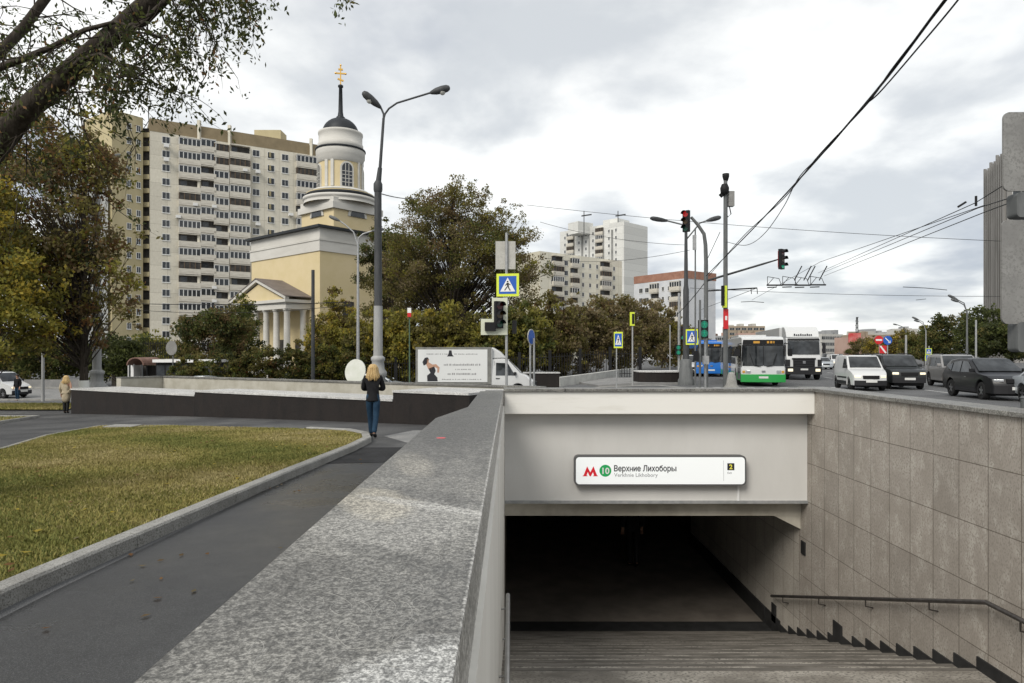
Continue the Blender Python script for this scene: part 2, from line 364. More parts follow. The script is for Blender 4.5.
grass('grass', LAWN3, 60000, .09, .06, 'greener grass on the verge by the street')
n = 260; lx = rng.uniform(-10, -3.4, n); ly = rng.uniform(4.5, 19, n); kk = inpoly(lx, ly, LAWN); lx = lx[kk]; ly = ly[kk]; q = []
for a, b in zip(lx, ly):
    t = random.uniform(0, 6.3); s_ = random.uniform(.02, .05); z = g(a, b)+.075+random.uniform(.03, .05)
    for da, r_ in ((0, 1), (1.57, .55), (3.14, 1), (4.71, .55)): q.append((a+math.cos(t+da)*s_*r_, b+math.sin(t+da)*s_*r_, z+random.uniform(-.01, .01)))
tag(npmesh('fallen_leaves', np.array(q), 4, [LV['yellow'], LV['tan'], LV['rust']], rng.integers(0, 3, len(q)//4)), 'yellow and brown fallen leaves scattered on the lawn', 'fallen leaves', kind='stuff')
q = []
for i in range(90):
    a = random.uniform(-3.4, -.75) if i < 45 else random.uniform(-16, -1.5); b = random.uniform(3.5, 13) if i < 45 else random.uniform(17.5, 25)
    if inpoly(np.array([a]), np.array([b]), LAWN)[0] or b > 18.3-(a+1.1)*.6: continue
    t = random.uniform(0, 6.3); s_ = random.uniform(.018, .04); z = g(a, b)+.016
    for da, r_ in ((0, 1), (1.57, .55), (3.14, 1), (4.71, .55)): q.append((a+math.cos(t+da)*s_*r_, b+math.sin(t+da)*s_*r_, z+random.uniform(-.003, .008)))
tag(npmesh('fallen_leaves', np.array(q), 4, [LV['tan'], LV['brown'], LV['rust']], rng.integers(0, 3, len(q)//4)), 'a few brown fallen leaves on the damp asphalt walks', 'fallen leaves', kind='stuff')
# ------------------------------------------------------------------ underpass: stairs, tunnel, parapets, portal
t = thing('stairwell', 'granite stairway going down into the pedestrian underpass', 'stairs', (2.3, 12.2, -3.25))
st = MB(); zz = -3.25; yy = 12.2
FLO = -3.25
for i in range(1, 16):
    z1 = FLO + i*.12; y1 = 11.95-(i-1)*.36
    st.box(-.09, 4.72, y1-.36, y1, z1-.3, z1)
    st.cur = 1; st.box(-.088, 4.718, y1-.045, y1+.012, z1-.035, z1+.003); st.cur = 0
st.box(-.09, 4.72, 4.9, 11.95-15*.36, FLO+15*.12-.3, FLO+15*.12-.001)
zt = FLO+15*.12
for i in range(12):
    z1 = zt+(i+1)*.121; y1 = 4.9-i*.36
    st.box(-.09, 4.72, y1-.36, y1, z1-.3, z1)
st.box(-.09, 4.72, -4, .58, -.3, -.002)
st.build('steps', [m_tread, M('stair_nosing', (.08,.073,.063), (.15,.137,.12), rough=.6, scale=3, stretch=(.6,3,1))], t, True)
mb = MB(); mb.box(-.09, 4.72, 11.96, 12.69, FLO-.02, FLO+.004); mb.build('drain_grating', m_black, t, True)
t = thing('underpass', 'dark pedestrian tunnel below the road with stone lined walls', 'underpass', (2.3, 18, FLO))
mb = MB(); mb.box(-.09, 14, 11.955, 30, FLO-.2, FLO); mb.build('tunnel_floor', m_tfloor, t, True)
mb = MB(); mb.box(-.4, 14, 11.5, 30, -.93, -.75); mb.build('ceiling', m_ceil, t, True)
m_tw = tilemat('tunnel_slabs', (.34,.31,.27), (.44,.41,.36), (.5,.5,.5), .44, .62, 'yz', .6)
mb = MB(); mb.box(4.74, 5.0, 11.2, 17.9, FLO, -.93); mb.box(-.4, -.09, 11.2, 30, FLO, -.93); mb.box(-.4, 14, 30, 30.3, FLO, -.93); mb.box(14, 14.3, 17.9, 30, FLO, -.93); mb.box(5.0, 14, 17.6, 17.9, FLO, -.93)
mb.build('wall', m_tw, t, True)
mb = MB(); mb.box(4.705, 4.738, 12.62, 17.9, FLO+.004, FLO+.3); mb.build('skirting', m_black, t, True)
# right retaining wall
t = thing('retaining_wall', 'tall beige stone slab wall with a thin granite coping', 'wall', (4.9, 5, 0))
mb = MB(); mb.box(4.74, 5.05, -4, 10.9, FLO-.3, 1.15); mb.box(4.741, 5.05, 10.9, 12.2, FLO-.3, -.6)
mb.build('wall_face', m_stone, t, True)
mb = MB()
for i in range(16): mb.box(4.70, 5.12, -3.9+i*.94, -3.9+i*.94+.932, 1.15, 1.20)
mb.build('coping', m_gran, t, True, bevel=.006)
mb = MB()
for i in range(0, 17):
    z1 = FLO + i*.12; y1 = 11.95-(i-1)*.36
    if i > 15: z1 = FLO+15*.12
    if i == 0: mb.box(4.722, 4.741, 11.95, 12.62, FLO, FLO+.3); continue
    mb.box(4.722, 4.741, y1-.36, y1-.002, z1-.1, z1+.13)
mb.build('stepped_skirting', m_black, t, True)
mb = MB(); mb.box(4.722, 4.742, 12.13, 12.33, FLO+.18, FLO+.5); mb.build('access_panel', m_black, t, True)
mb = MB(); mb.box(4.722, 4.742, 10.93, 11.08, -1.5, -1.29); mb.build('vent_grille', m_black, t, True)
mb = MB(); mb.box(4.721, 4.7425, 9.72, 9.98, -2.5, -2.15); mb.build('vent_grille', m_black, t, True)
t = thing('handrail', 'dark handrail fixed along the beige slab wall', 'handrail', (4.64, 9, -2))
mb = MB(); mb.tube([(4.64,12.1,-2.56),(4.64,6.65,-.68),(4.64,5.0,-.66)], .024, 10); mb.build('rail', m_dsteel, t, True)
for k in range(5):
    y = 11.6-k*1.35; z = -2.56+(12.1-y)*(1.88/5.45)
    if y < 6.65: z = -.68
    mb = MB(); mb.tube([(4.64,y,z-.02),(4.64,y,z-.1),(4.74,y,z-.12)], .009, 6); mb.build('bracket', m_dsteel, t, True)
# left parapet
t = thing('parapet', 'broad speckled granite parapet with scribbles scratched in its top', 'parapet', (-.4, 5, 0))
mb = MB(); mb.box(-.085, -.35, -4, 10.62, FLO-.3, .93); mb.build('inner_wall', m_plas, t, True)
mb = MB(); mb.box(-.64, -.352, -4, 7.0, -.3, .93); mb.box(-.45, -.352, 7.0, 10.6, -.4, .93); mb.build('outer_wall', m_grand, t, True)
sl = [(-3.9, 1.0), (1.006, 3.4), (3.406, 5.2), (5.206, 6.3)]
mb = MB(); zt_ = 1.15; zb_ = .91
for a, b in [(-3.9, 6.3)]:
    mb.box(-.687, -.105, a, b, zb_, zt_)
mb.prism([(-.687,6.3),(-.105,6.3),(-.105,7.6),(-.47,7.6)], ((0,0,zb_),(1,0,0),(0,1,0)), (0,0,zt_-zb_))
mb.prism([(-.47,7.604),(-.105,7.604),(-.105,10.75),(-.47,10.75)], ((0,0,zb_),(1,0,0),(0,1,0)), (0,0,zt_-zb_))
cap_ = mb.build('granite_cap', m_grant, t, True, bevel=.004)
# scratches
m_scr = M('scratch', (.36,.355,.335), rough=.7)
def scribble(pts, r=.0006, n=60):
    mb = MB(); q = []
    for i in range(n+1):
        u = i/n*(len(pts)-1); k = min(int(u), len(pts)-2); f_ = u-k
        p0, p1, p2, p3 = [Vector(pts[max(0, min(len(pts)-1, k+d))]) for d in (-1,0,1,2)]
        q.append(.5*((2*p1)+(-p0+p2)*f_+(2*p0-5*p1+4*p2-p3)*f_*f_+(-p0+3*p1-3*p2+p3)*f_**3))
    mb.tube([(a.x, a.y, zt_+.0002) for a in q], r, 4); return mb
def onCap(px, py): 
    Y = .6*F/(py-CY); return ((px-CX)*Y/F, Y)
for pts in ([(296,606),(308,597),(322,598),(322,606),(308,610),(300,602),(318,592),(338,596),(352,606),(340,615),(330,607),(346,598),(366,604),(372,612)],
            [(368,622),(376,606),(388,600),(396,607),(386,618),(376,614),(392,602),(408,604),(412,616),(400,628),(392,640),(404,634),(416,622)],
            [(322,634),(338,641),(356,636),(358,626),(344,624),(336,634),(350,648),(372,646)], [(404,590),(418,582),(424,592),(412,602),(420,610),(434,600)],
            [(248,652),(258,640),(264,648),(254,662),(262,672),(276,664)], [(282,624),(294,629),(308,624),(300,618)], [(278,562),(300,553),(324,556)],
            [(310,585),(330,577),(352,580),(346,588)], [(376,656),(392,650),(388,664),(402,668)], [(420,560),(436,548),(440,562)], [(345,668),(360,660),(378,666),(366,676)]):
    scribble([onCap(*p) for p in pts]).build('scratched_scribble', m_scr, t, True)
mb = MB(); a = onCap(441, 438); mb.lathe([(.0,.0),(.035,.0)], (a[0], a[1], zt_+.001), 9); mb.build('pink_mark', M('pink_chalk', (.6,.12,.13), rough=.8), t, True)
t = thing('handrail', 'short steel handrail on the pale wall left of the steps', 'handrail', (-.02, 6, -1))
mb = MB(); mb.tube([(-.02,8.2,-1.62),(-.02,7.9,-1.52),(-.02,6.7,-.63),(-.02,3.6,-.6)], .022, 10); mb.build('rail', m_steel, t, True)
for y, z in ((7.6,-1.33),(6.6,-.62),(5.2,-.61),(4.2,-.6)):
    mb = MB(); mb.tube([(-.02,y,z),(-.02,y,z-.1),(-.085,y,z-.11)], .009, 6); mb.build('bracket', m_steel, t, True)
# portal
t = thing('underpass_portal', 'white and pale grey concrete lintel over the mouth of the underpass', 'portal', (2.3, 10.8, 0))
mb = MB()
for i in range(5): mb.box(-.1+i*.963, -.1+i*.963+.957, 10.56, 10.98, 1.15, 1.195)
mb.build('coping', m_gran, t, True, bevel=.005)
mb = MB(); mb.box(-.083, 4.738, 10.6, 10.95, .80, 1.148); mb.build('white_band', m_band, t, True, bevel=.008)
mb = MB(); mb.box(-.083, 4.738, 10.87, 11.1, -.62, .797); mb.build('fascia_panel', m_lint, t, True)
mb = MB(); mb.box(-.083, 4.738, 10.84, 10.868, -.645, -.6); mb.build('drip_rail', m_galv, t, True)
mb = MB(); mb.box(-.083, 4.738, 11.11, 11.5, -.9, -.6)
mb.prism([(4.738,-.9),(4.3,-.9),(4.738,-1.12)], ((0,11.12,0),(1,0,0),(0,0,1)), (0,.3,0))
mb.build('cream_beam', m_beam, t, True)
mb = MB(); mb.box(-.4, 5.0, 10.95, 11.5, -.6, -.25); mb.box(-.4, 5.0, 10.99, 11.2, -.6, 1.14); mb.build('upstand', m_pave, t, True)
mb = MB(); mb.box(3.62, 3.65, 10.85, 10.869, -.6, -.27); mb.build('cable_conduit', m_white, t, True)
# station sign
SY = 10.80; sx0, sz0 = P(574, 485, SY).x, P(574, 485, SY).z; sx1, sz1 = P(745, 455, SY).x, P(745, 455, SY).z
t = thing('station_sign', 'long white lightbox sign with red M and green 10 above the underpass', 'sign', ((sx0+sx1)/2, SY, (sz0+sz1)/2))
def rrect(x0, x1, z0, z1, r, n=6):
    out = []
    for cx, cz, a0 in ((x1-r, z0+r, -90), (x1-r, z1-r, 0), (x0+r, z1-r, 90), (x0+r, z0+r, 180)):
        for k in range(n+1): a = R(a0+90*k/n); out.append((cx+r*math.cos(a), cz+r*math.sin(a)))
    return out
mb = MB(); mb.prism(rrect(sx0, sx1, sz0, sz1, .07), ((0,SY-.06,0),(1,0,0),(0,0,1)), (0,.125,0)); mb.build('casing', m_galv if False else M('sign_casing', (.1,.1,.1), rough=.5), t, True)
m_face = M('lightbox_face', (.78,.8,.8), rough=.35, emit=(.95,1,1), es=.16)
mb = MB(); mb.prism(rrect(sx0+.025, sx1-.025, sz0+.025, sz1-.025, .055), ((0,SY-.066,0),(1,0,0),(0,0,1)), (0,.005,0)); face = mb.build('face', m_face, t, True)
def text(body, size, mat, parent, x, y, z, name='lettering', align='LEFT', bold=0, rot=None, world=True, sx=1, ext=.001, emb=0, caps=False):
    cu = bpy.data.curves.new('font', 'FONT'); cu.body = body; cu.size = 1; cu.align_x = align; cu.offset = bold/size; cu.extrude = ext/size; cu.resolution_u = 4
    for i_, ch_ in enumerate(body):
        if caps and ch_ == 'h': cu.body_format[i_].use_small_caps = True
    ob = bpy.data.objects.new('tmp', cu); COL.objects.link(ob)
    dg = bpy.context.evaluated_depsgraph_get(); dg.update()
    me = bpy.data.meshes.new_from_object(ob.evaluated_get(dg)); bpy.data.objects.remove(ob)
    for v in me.vertices: v.co *= size
    if emb:
        v0 = [tuple(v.co) for v in me.vertices]; f0 = [tuple(p.vertices) for p in me.polygons]; vs = []; fs = []
        for k, (dx_, dy_) in enumerate(((-emb,0),(emb,0),(0,emb),(0,-emb),(0,0))):
            b0_ = len(vs); vs += [(a+dx_, b+dy_, c-.00012*k) for a, b, c in v0]; fs += [tuple(i+b0_ for i in f) for f in f0]
        me = bpy.data.meshes.new(name); me.from_pydata(vs, [], fs)
    me.name = name; me.materials.clear(); me.materials.append(mat)
    o = bpy.data.objects.new(name, me); link(o, parent)
    off = parent.location if (world and parent) else Vector((0,0,0))
    o.location = Vector((x, y, z)) - off; o.rotation_euler = rot or (R(90), 0, 0); o.scale = (sx, 1, 1)
    return o
yF = SY-.0675
m_mred = M('metro_red', (.72,.015,.03), rough=.4); m_mgr = M('line_green', (.01,.38,.1), rough=.4); m_txt = M('text_dark', (.03,.03,.035), rough=.5); m_txtg = M('text_grey', (.28,.28,.29), rough=.5)
def sgn(px, py): p = P(px, py, SY); return p.x, p.z
mx, mz = sgn(582.3, 475.5); k = 15.0/682*SY/2.0
Mp = [(0,0),(.62,0),(.62,.1),(.5,.1),(.66,.55),(.92,.0),(1.08,0),(1.34,.55),(1.5,.1),(1.38,.1),(1.38,0),(2,0),(2,.1),(1.9,.1),(1.42,1.32),(1.0,.52),(.58,1.32),(.1,.1),(0,.1)]
mb = MB(); mb.prism([(mx+a*k, mz+b*k) for a, b in Mp], ((0,yF,0),(1,0,0),(0,0,1)), (0,.002,0)); mb.build('metro_emblem', m_mred, t, True)
cx_, cz_ = sgn(604.8, 470); mb = MB(); mb.prism([(cx_+math.cos(a*.2618)*.094, cz_+math.sin(a*.2618)*.094) for a in range(24)], ((0,yF,0),(1,0,0),(0,0,1)), (0,.002,0)); rd = mb.build('line_disc', m_mgr, t, True)
text('10', .135, m_white, t, cx_-.004, yF-.0015, cz_-.048, 'line_number', 'CENTER', .0035)
a, b = sgn(613, 470.5); o = text('Верхhие Лихобор', .128, m_txt, t, a, yF, b, emb=.0026, sx=.82, caps=True)
xe = a+max(v.co.x for v in o.data.vertices)*.82+.008; mb = MB(); fr = ((xe,yF-.001,b),(1,0,0),(0,0,1)); h_ = .07
mb.prism([(0,0),(.016,0),(.016,h_),(0,h_)], fr, (0,.002,0)); mb.prism([(.016,0),(.038,0),(.05,.008),(.053,.02),(.05,.034),(.038,.042),(.016,.042),(.016,.031),(.034,.031),(.038,.026),(.038,.016),(.034,.011),(.016,.011)], fr, (0,.002,0))
mb.prism([(.062,0),(.078,0),(.078,h_),(.062,h_)], fr, (0,.002,0)); mb.build('lettering', m_txt, t, True)
a, b = sgn(613.5, 476); text('Verkhnie Likhobory', .085, m_txtg, t, a, yF, b)
a, b = sgn(722.3, 480); mb = MB(); mb.box(a-.002, a+.002, yF, yF+.002, b, b+.32); mb.build('divider_line', m_txtg, t, True)
a, b = sgn(726, 469.5); mb = MB(); mb.box(a, a+.11, yF, yF+.002, b, b+.11); mb.build('exit_number_panel', m_txt, t, True)
text('2', .1, M('amber_text', (.8,.75,.1), rough=.5), t, a+.055, yF-.0015, b+.02, 'exit_number', 'CENTER', .003)
text('Exit', .045, m_txtg, t, a, yF, b-.055)
# second stairwell of dark granite (left)
A = Vector((-18.6,28.9,0)); B = Vector((-1.1,18.5,0)); u = (B-A).normalized(); nb = Vector((-u.y, u.x, 0))
Lw = (B-A).length
t = thing('stair_enclosure', 'long dark granite parapet round a second stairwell beyond the lawn', 'parapet', (-10, 24, 0))
def wallseg(mb, a, b, w, z0, z1): 
    a = Vector(a); b = Vector(b); d = (b-a).normalized(); n_ = Vector((-d.y, d.x, 0))*w
    mb.prism([(0,0),(0,1),(1,1),(1,0)], (Vector((a.x,a.y,z0)), b-a, n_), (0,0,z1-z0))
s1 = A+u*(Lw*.413); s2 = A+u*(Lw*.868)
for a, b, z, ww in ((A, s1, .25, 2.0), (s1, s2, .40, 1.5), (s2, B, .66, 2.2)):
    mb = MB(); wallseg(mb, a, b-u*.004, ww, -1.6, z-.06); mb.build('wall', m_grand, t, True)
    mb = MB()
    n_ = max(1, int((b-a).length/1.6)); e0 = -.03
    for i in range(n_):
        p = a.lerp(b, i/n_); q_ = a.lerp(b, (i+1)/n_)-u*.008
        wallseg(mb, p-nb*.03, q_-nb*.03, ww+.06, z-.06, z)
    mb.build('cap', m_gran2, t, True)
Fa = A+nb*4.1; Fb = B+nb*4.1
m_int = M('beige_lining', (.36,.34,.28), (.44,.42,.36), rough=.7, scale=2)
for a, b in ((Fa, Fb), (A+nb*2.1+u*.01, Fa-nb*.01+u*.01)):
    mb = MB(); wallseg(mb, a, b, .35, -1.9, .60); mb.build('wall', m_int, t, True)
    mb = MB(); d = (b-a).normalized(); wallseg(mb, a-Vector((-d.y, d.x,0))*.04, b-Vector((-d.y, d.x,0))*.04, .43, .60, .66); mb.build('cap', m_gran, t, True)
mb = MB(); p0 = A.lerp(B, .995); mb.build if False else None
# low walls and blocks behind the portal
t = thing('granite_block', 'low dark granite block with a pale top behind the sign pole', 'wall', G(540, 42))
mb = MB(); c = G(540, 42); mb.box(c.x-1.2, c.x+1.2, 42, 43.2, c.z-.2, CH-19.5*42/F-.06); mb.build('base', m_grand, t, True)
mb = MB(); mb.box(c.x-1.25, c.x+1.25, 41.95, 43.25, CH-19.5*42/F-.06, CH-19.5*42/F); mb.build('cap', m_gran2, t, True)
t = thing('curved_planter', 'curved dark granite planter wall in front of the signal poles', 'planter', G(662, 44))
c = G(664, 44); mb = MB()
mb.prism([(math.cos(a/10*math.pi)*1.5+c.x-.2, 44+math.sin(a/10*math.pi)*-.8) for a in range(11)]+[(c.x-1.7,46),(c.x+1.3,46)][::1], ((0,0,c.z-.1),(1,0,0),(0,1,0)), (0,0,.85)); mb.build('base', m_grand, t, True)
mb = MB(); mb.prism([(math.cos(a/10*math.pi)*1.55+c.x-.2, 44+math.sin(a/10*math.pi)*-.86) for a in range(11)]+[(c.x-1.75,46.05),(c.x+1.35,46.05)], ((0,0,c.z+.752),(1,0,0),(0,1,0)), (0,0,.07)); mb.build('cap', m_gran2, t, True)
mb = MB(); pts = [G(px, Y) for px, Y in ((560,46),(575,47.5),(595,50),(620,56),(640,62))]
for a, b in zip(pts[:-1], pts[1:]): wallseg(mb, a, b, .35, a.z-.1, a.z+.62)
tag(mb.build('low_wall', M('pale_concrete', (.4,.4,.38), (.5,.5,.47), rough=.85, scale=2)), 'pale curving concrete wall along the far pavement', 'wall')
drape('pavement', [(0.3,11.6),(4,11.6),(9.2,34.5),(8.4,38.5),(5.2,39.5),(2.4,34),(1.7,24),(.4,21)], .12, m_path2, .13, label='grey pavement island behind the portal')
kerb([(4,11.6),(9.2,34.5),(8.4,38.5),(5.2,39.5),(2.4,34)], .18, .15, label='kerb of the pavement island', seg=1)
drape('crossing_island', [(5.5,42.5),(11,42.5),(12.3,46),(11,52),(4.5,52)], .12, m_pave, .13, label='pale kerbed island under the signal poles')
m_line = M('road_paint', (.62,.62,.6), (.4,.4,.39), rough=.7, scale=5)
dv = Vector((.2,.98,0)).normalized(); dn = Vector((dv.y,-dv.x,0))
k = 0
for off in (18.6, 22.2):
    for i in range(12):
        a = dv*(8+i*7)+Vector((1.5,0,0))+dn*(off-6); b = a+dv*2.8
        drape('lane_marking', [(a.x-.07,a.y),(a.x+.07,a.y),(b.x+.07,b.y),(b.x-.07,b.y)], .008, m_line, label='worn white lane dash on the road')
for i in range(9):
    a = Vector((9.9+i*.95, 35.5, 0)); drape('crossing_stripe', [(a.x,a.y),(a.x+.45,a.y),(a.x+1.1,a.y+3.2),(a.x+.65,a.y+3.2)], .008, m_line, label='white bar of the pedestrian crossing')
# ------------------------------------------------------------------ trees
def leaves(name, centers, radii, n, size, mats, weights, parent, off, asp=.6, hang=0):
    centers = np.array(centers); radii = np.array(radii); k = len(centers)
    wt = np.minimum(radii.mean(1), np.median(radii.mean(1))*2.2)**2; idx = rng.choice(k, n, p=wt/wt.sum())
    p = rng.normal(0, .5, (n, 3))
    p /= np.maximum(1, np.linalg.norm(p, axis=1, keepdims=True)/1.15)
    c = centers[idx] + p*radii[idx]
    th = rng.uniform(0, 2*np.pi, n); ph = rng.normal(0, .8, n)+hang
    d = np.stack([np.cos(th)*np.cos(ph), np.sin(th)*np.cos(ph), -np.sin(ph)], 1)
    r = rng.normal(0, 1, (n, 3)); e = np.cross(d, r); e /= np.linalg.norm(e, axis=1, keepdims=True)
    s_ = size*rng.uniform(.6, 1.4, (n, 1))
    q = np.stack([c-d*s_*.5, c+e*s_*asp*.5, c+d*s_*.5, c-e*s_*asp*.5], 1).reshape(-1, 3)
    cm = rng.choice(len(mats), k, p=np.array(weights)/sum(weights))
    mi = np.where(rng.uniform(0, 1, n) < .62, cm[idx], rng.choice(len(mats), n, p=np.array(weights)/sum(weights)))
    return npmesh(name, q-np.array(off), 4, mats, mi, parent)

def tree(name, label, base, lobes, pal, n, size, tr=.2, group=None, seed=1, nclump=70, cr=.28, bare=.0, bark=None, lime=False, lean=(0,0)):
    rnd = random.Random(seed); base = Vector(base)
    t = thing(name, label, 'bush' if name == 'bush' else 'tree', base, group=group)
    tot = sum(l[3]*l[4]*l[5] for l in lobes); cs = []; rs = []; mb = MB()
    ztop = max(l[2]+l[5] for l in lobes)
    zc = lobes[0][2]; zf = min(l[2]-l[5] for l in lobes)
    tp = [base+Vector((lean[0]*f_, lean[1]*f_, zc*f_+ztop*.25*f_*f_)) for f_ in (0,.15,.3,.5,.75,1)]
    tp[0].z -= .2
    mb.tube(tp, [tr*1.25,tr,tr*.9,tr*.75,tr*.5,tr*.2], 9)
    for l in lobes:
        m_ = max(5, int(nclump*l[3]*l[4]*l[5]/tot)); L_ = Vector(l[:3])
        for i in range(m_):
            d = Vector((rnd.gauss(0,1), rnd.gauss(0,1), rnd.gauss(0,1))).normalized(); rr = rnd.uniform(.15, 1)**.45
            c = base+L_+Vector((d.x*l[3]*rr, d.y*l[4]*rr, d.z*l[5]*rr))
            k = cr*rnd.uniform(.6, 1.4); am = (l[3]+l[4]+l[5])/3
            cs.append(c); rs.append((am*k, am*k, am*k*.75))
            s_ = max(.22, min(.95, (c.z-base.z)/(zc+ztop*.25)*rnd.uniform(.5,.85))); ti = s_*5; a = tp[int(ti)].lerp(tp[min(5, int(ti)+1)], ti-int(ti))
            mid = a.lerp(c, .5)+Vector((rnd.uniform(-.1,.1)*am, rnd.uniform(-.1,.1)*am, .12*am))
            r0 = tr*.22*(1-s_*.5); mb.tube([a, mid, c], [r0, r0*.55, r0*.2], 5, False)
            for q in range(3):
                e = c+Vector((rnd.gauss(0,.6)*am*k, rnd.gauss(0,.6)*am*k, rnd.gauss(.2,.5)*am*k)); mb.tube([c.lerp(mid,.2), e], [r0*.2, r0*.06], 4, False)
    mb.build('trunk', bark or m_bark, t, True)
    if lime:
        mb = MB(); mb.tube([tp[0], tp[0].lerp(tp[1], .2)+Vector((0,0,1.2))], [tr*1.4, tr*1.25], 10); mb.build('limewashed_base', m_lime, t, True)
    for l in lobes:                      # loose leaves between the clumps
        for i in range(26):
            d = Vector((rnd.gauss(0,1), rnd.gauss(0,1), rnd.gauss(0,1))).normalized(); rr = rnd.uniform(.3, 1.12); am = (l[3]+l[4]+l[5])/3
            cs.append(base+Vector(l[:3])+Vector((d.x*l[3]*rr, d.y*l[4]*rr, d.z*l[5]*rr))); q_ = am*rnd.uniform(.05,.16); rs.append((q_,q_,q_*.8))
        cs.append(base+Vector(l[:3])); rs.append((l[3]*.55, l[4]*.55, l[5]*.55))
    leaves('crown', cs, rs, n, size, [LV[k] for k in pal], list(pal.values()), t, base)
    return t
# foreground limb tree at top left
rnd = random.Random(11)
base = Vector((-7.4, 7.6, g(-7.4, 7.6)))
t = thing('tree', 'large dark tree reaching over the lawn with a thick leaning limb at top left', 'tree', base)
mb = MB()
def path(pts): return [P(*q) for q in pts]
J = P(-90, 215, 7.4)
mb.tube([base-Vector((0,0,.3)), base+Vector((.1,0,1)), J+Vector((-.25,0,-.5)), J+Vector((.1,0,.1))], [.42,.33,.29,.24], 12)
limbs = [(path([(-120,235,7.4),(-60,190,7.3),(-10,152,7.2),(28,108,7.1),(70,72,7.0),(112,35,7.0),(152,-2,7.0),(200,-60,7.0),(260,-110,7.1)]), [.19,.17,.135,.115,.105,.095,.08,.065,.045]),
         (path([(-60,190,7.3),(-60,120,7.6),(-10,62,7.8),(22,30,8),(48,-5,8),(90,-70,8.2)]), [.13,.09,.06,.055,.05,.03]),
         (path([(-20,75,7.7),(20,60,7.4),(50,48,7.2),(85,30,7.0),(115,22,6.8),(145,30,6.7),(168,42,6.6)]), [.045,.036,.03,.024,.018,.012,.006]),
         (path([(112,35,7.0),(145,22,6.8),(175,-8,6.6),(200,-25,6.5),(225,-28,6.4)]), [.045,.035,.03,.02,.01]),
         (path([(60,80,7.0),(80,60,6.8),(100,54,6.6),(122,66,6.5),(135,80,6.5)]), [.03,.022,.016,.01,.006]),
         (path([(-10,150,7.2),(10,120,7.5),(30,95,7.7),(70,100,7.8)]), [.05,.04,.025,.01])]
for p, r_ in limbs: mb.tube(p, r_, 10)
cs = []; rs = []
def twig(p, d, L_, r0, depth):
    pts = [p]; n_ = 5
    for i in range(n_):
        d = (d+Vector((rnd.gauss(0,.22), rnd.gauss(0,.22), rnd.gauss(-.1,.16)))).normalized(); p = p+d*L_/n_; pts.append(p)
    mb.tube(pts, [r0*(1-i/(n_+.5)) for i in range(n_+1)], 4, False)
    for i in range(1, n_+1):
        if depth == 0:
            cs.append(pts[i]); rs.append((.085,.085,.08))
        elif rnd.random() < .95:
            dd = (d+Vector((rnd.gauss(0,.8), rnd.gauss(0,.8), rnd.gauss(-.15,.5)))).normalized(); twig(pts[i], dd, L_*rnd.uniform(.4,.7), r0*.5, depth-1)
def along(li, f0, f1, cnt, bias, L_):
    p, r_ = limbs[li]
    for i in range(cnt):
        u = rnd.uniform(f0, f1)*(len(p)-1); k = min(int(u), len(p)-2); q = p[k].lerp(p[k+1], u-k)
        d = (Vector(bias)+Vector((rnd.gauss(0,.6), rnd.gauss(0,.6), rnd.gauss(0,.5)))).normalized()
        twig(q, d, L_*rnd.uniform(.6,1.2), .011, 1)
along(0, .35, 1, 18, (.5,-.1,-.1), 1.1); along(1, .3, 1, 15, (.2,0,.1), 1.0); along(2, .2, 1, 24, (.3,0,-.2), .65); along(3, .2, 1, 20, (.35,0,-.35), .62)
along(4, .2, 1, 12, (.4,0,-.3), .6); along(0, .2, .5, 5, (.3,0,-.5), .7); along(5, .2, 1, 10, (.2,0,.1), .8); along(1, .2, .7, 9, (-.5,0,.2), 1)
for px, py, L_ in ((246,-14,.42),(258,-10,.4),(240,-10,.5),(225,0,.45),(340,-22,.3),(190,20,.35),(110,60,.4),(130,72,.35)):
    twig(P(px, py, 6.5), Vector((.15,0,-.8)), L_, .006, 1)
mb.build('trunk', m_bark, t, True)
leaves('crown', cs, rs, 9500, .055, [LV['dark'], LV['green'], LV['olive'], LV['rust']], [6,2,1,.3], t, base, .42, .6)
# park trees
tree('tree', 'rusty brown maple with a limewashed trunk base at the left', G(84, 36), [(-3.2,0,11,5.0,3.6,5.2),(-6.2,0,7.6,3.6,3,4.4),(.9,0,7.4,2.5,2.2,4.2),(-1.2,0,4.6,2.6,2,2.6),(-.8,0,13,3,2.6,3)], dict(rust=3, brown=3, olive=4, ygreen=3, tan=2, dark=.3), 50000, .2, .2, seed=2, nclump=260, cr=.17, lime=True)
tree('tree', 'yellow green tree at the far left edge', G(-20, 33), [(1.6,0,4.6,2.6,2.4,3.2),(0,0,7.5,3,2.5,3.4)], dict(yellow=1.6, ygreen=5, green=2, olive=2.5), 15000, .2, .18, seed=3, nclump=90, cr=.2)
for i, (px, Y, h, w, pal, lab) in enumerate((
    (8, 66, 6.2, 5, dict(green=4, dark=4, olive=2), 'dark green bush behind the white car at the far left'),
    (55, 64, 5.2, 4.5, dict(green=3, olive=4, dark=3), 'olive bush under the rusty maple'),
    (118, 62, 5.0, 3, dict(green=4, dark=4), 'dark bush left of the arched canopy'),
    (150, 78, 5.6, 5, dict(ygreen=6, green=3), 'bright yellow green bush above the arched canopy'))):
    tree('bush', lab, G(px, Y), [(0,0,h*.5,w,2.5,h*.5),(w*.4,0,h*.42,w*.6,2,h*.4)], pal, 9000, .28, .12, seed=20+i, nclump=60, cr=.25)
tree('tree', 'bushy olive tree in front of the apartment tower', G(214, 62), [(0,0,4.2,3.3,3,3.0),(1.4,0,5.6,1.9,2,1.8)], dict(olive=5, green=3, brown=2, dark=2), 15000, .26, .16, seed=5, nclump=90, cr=.22)
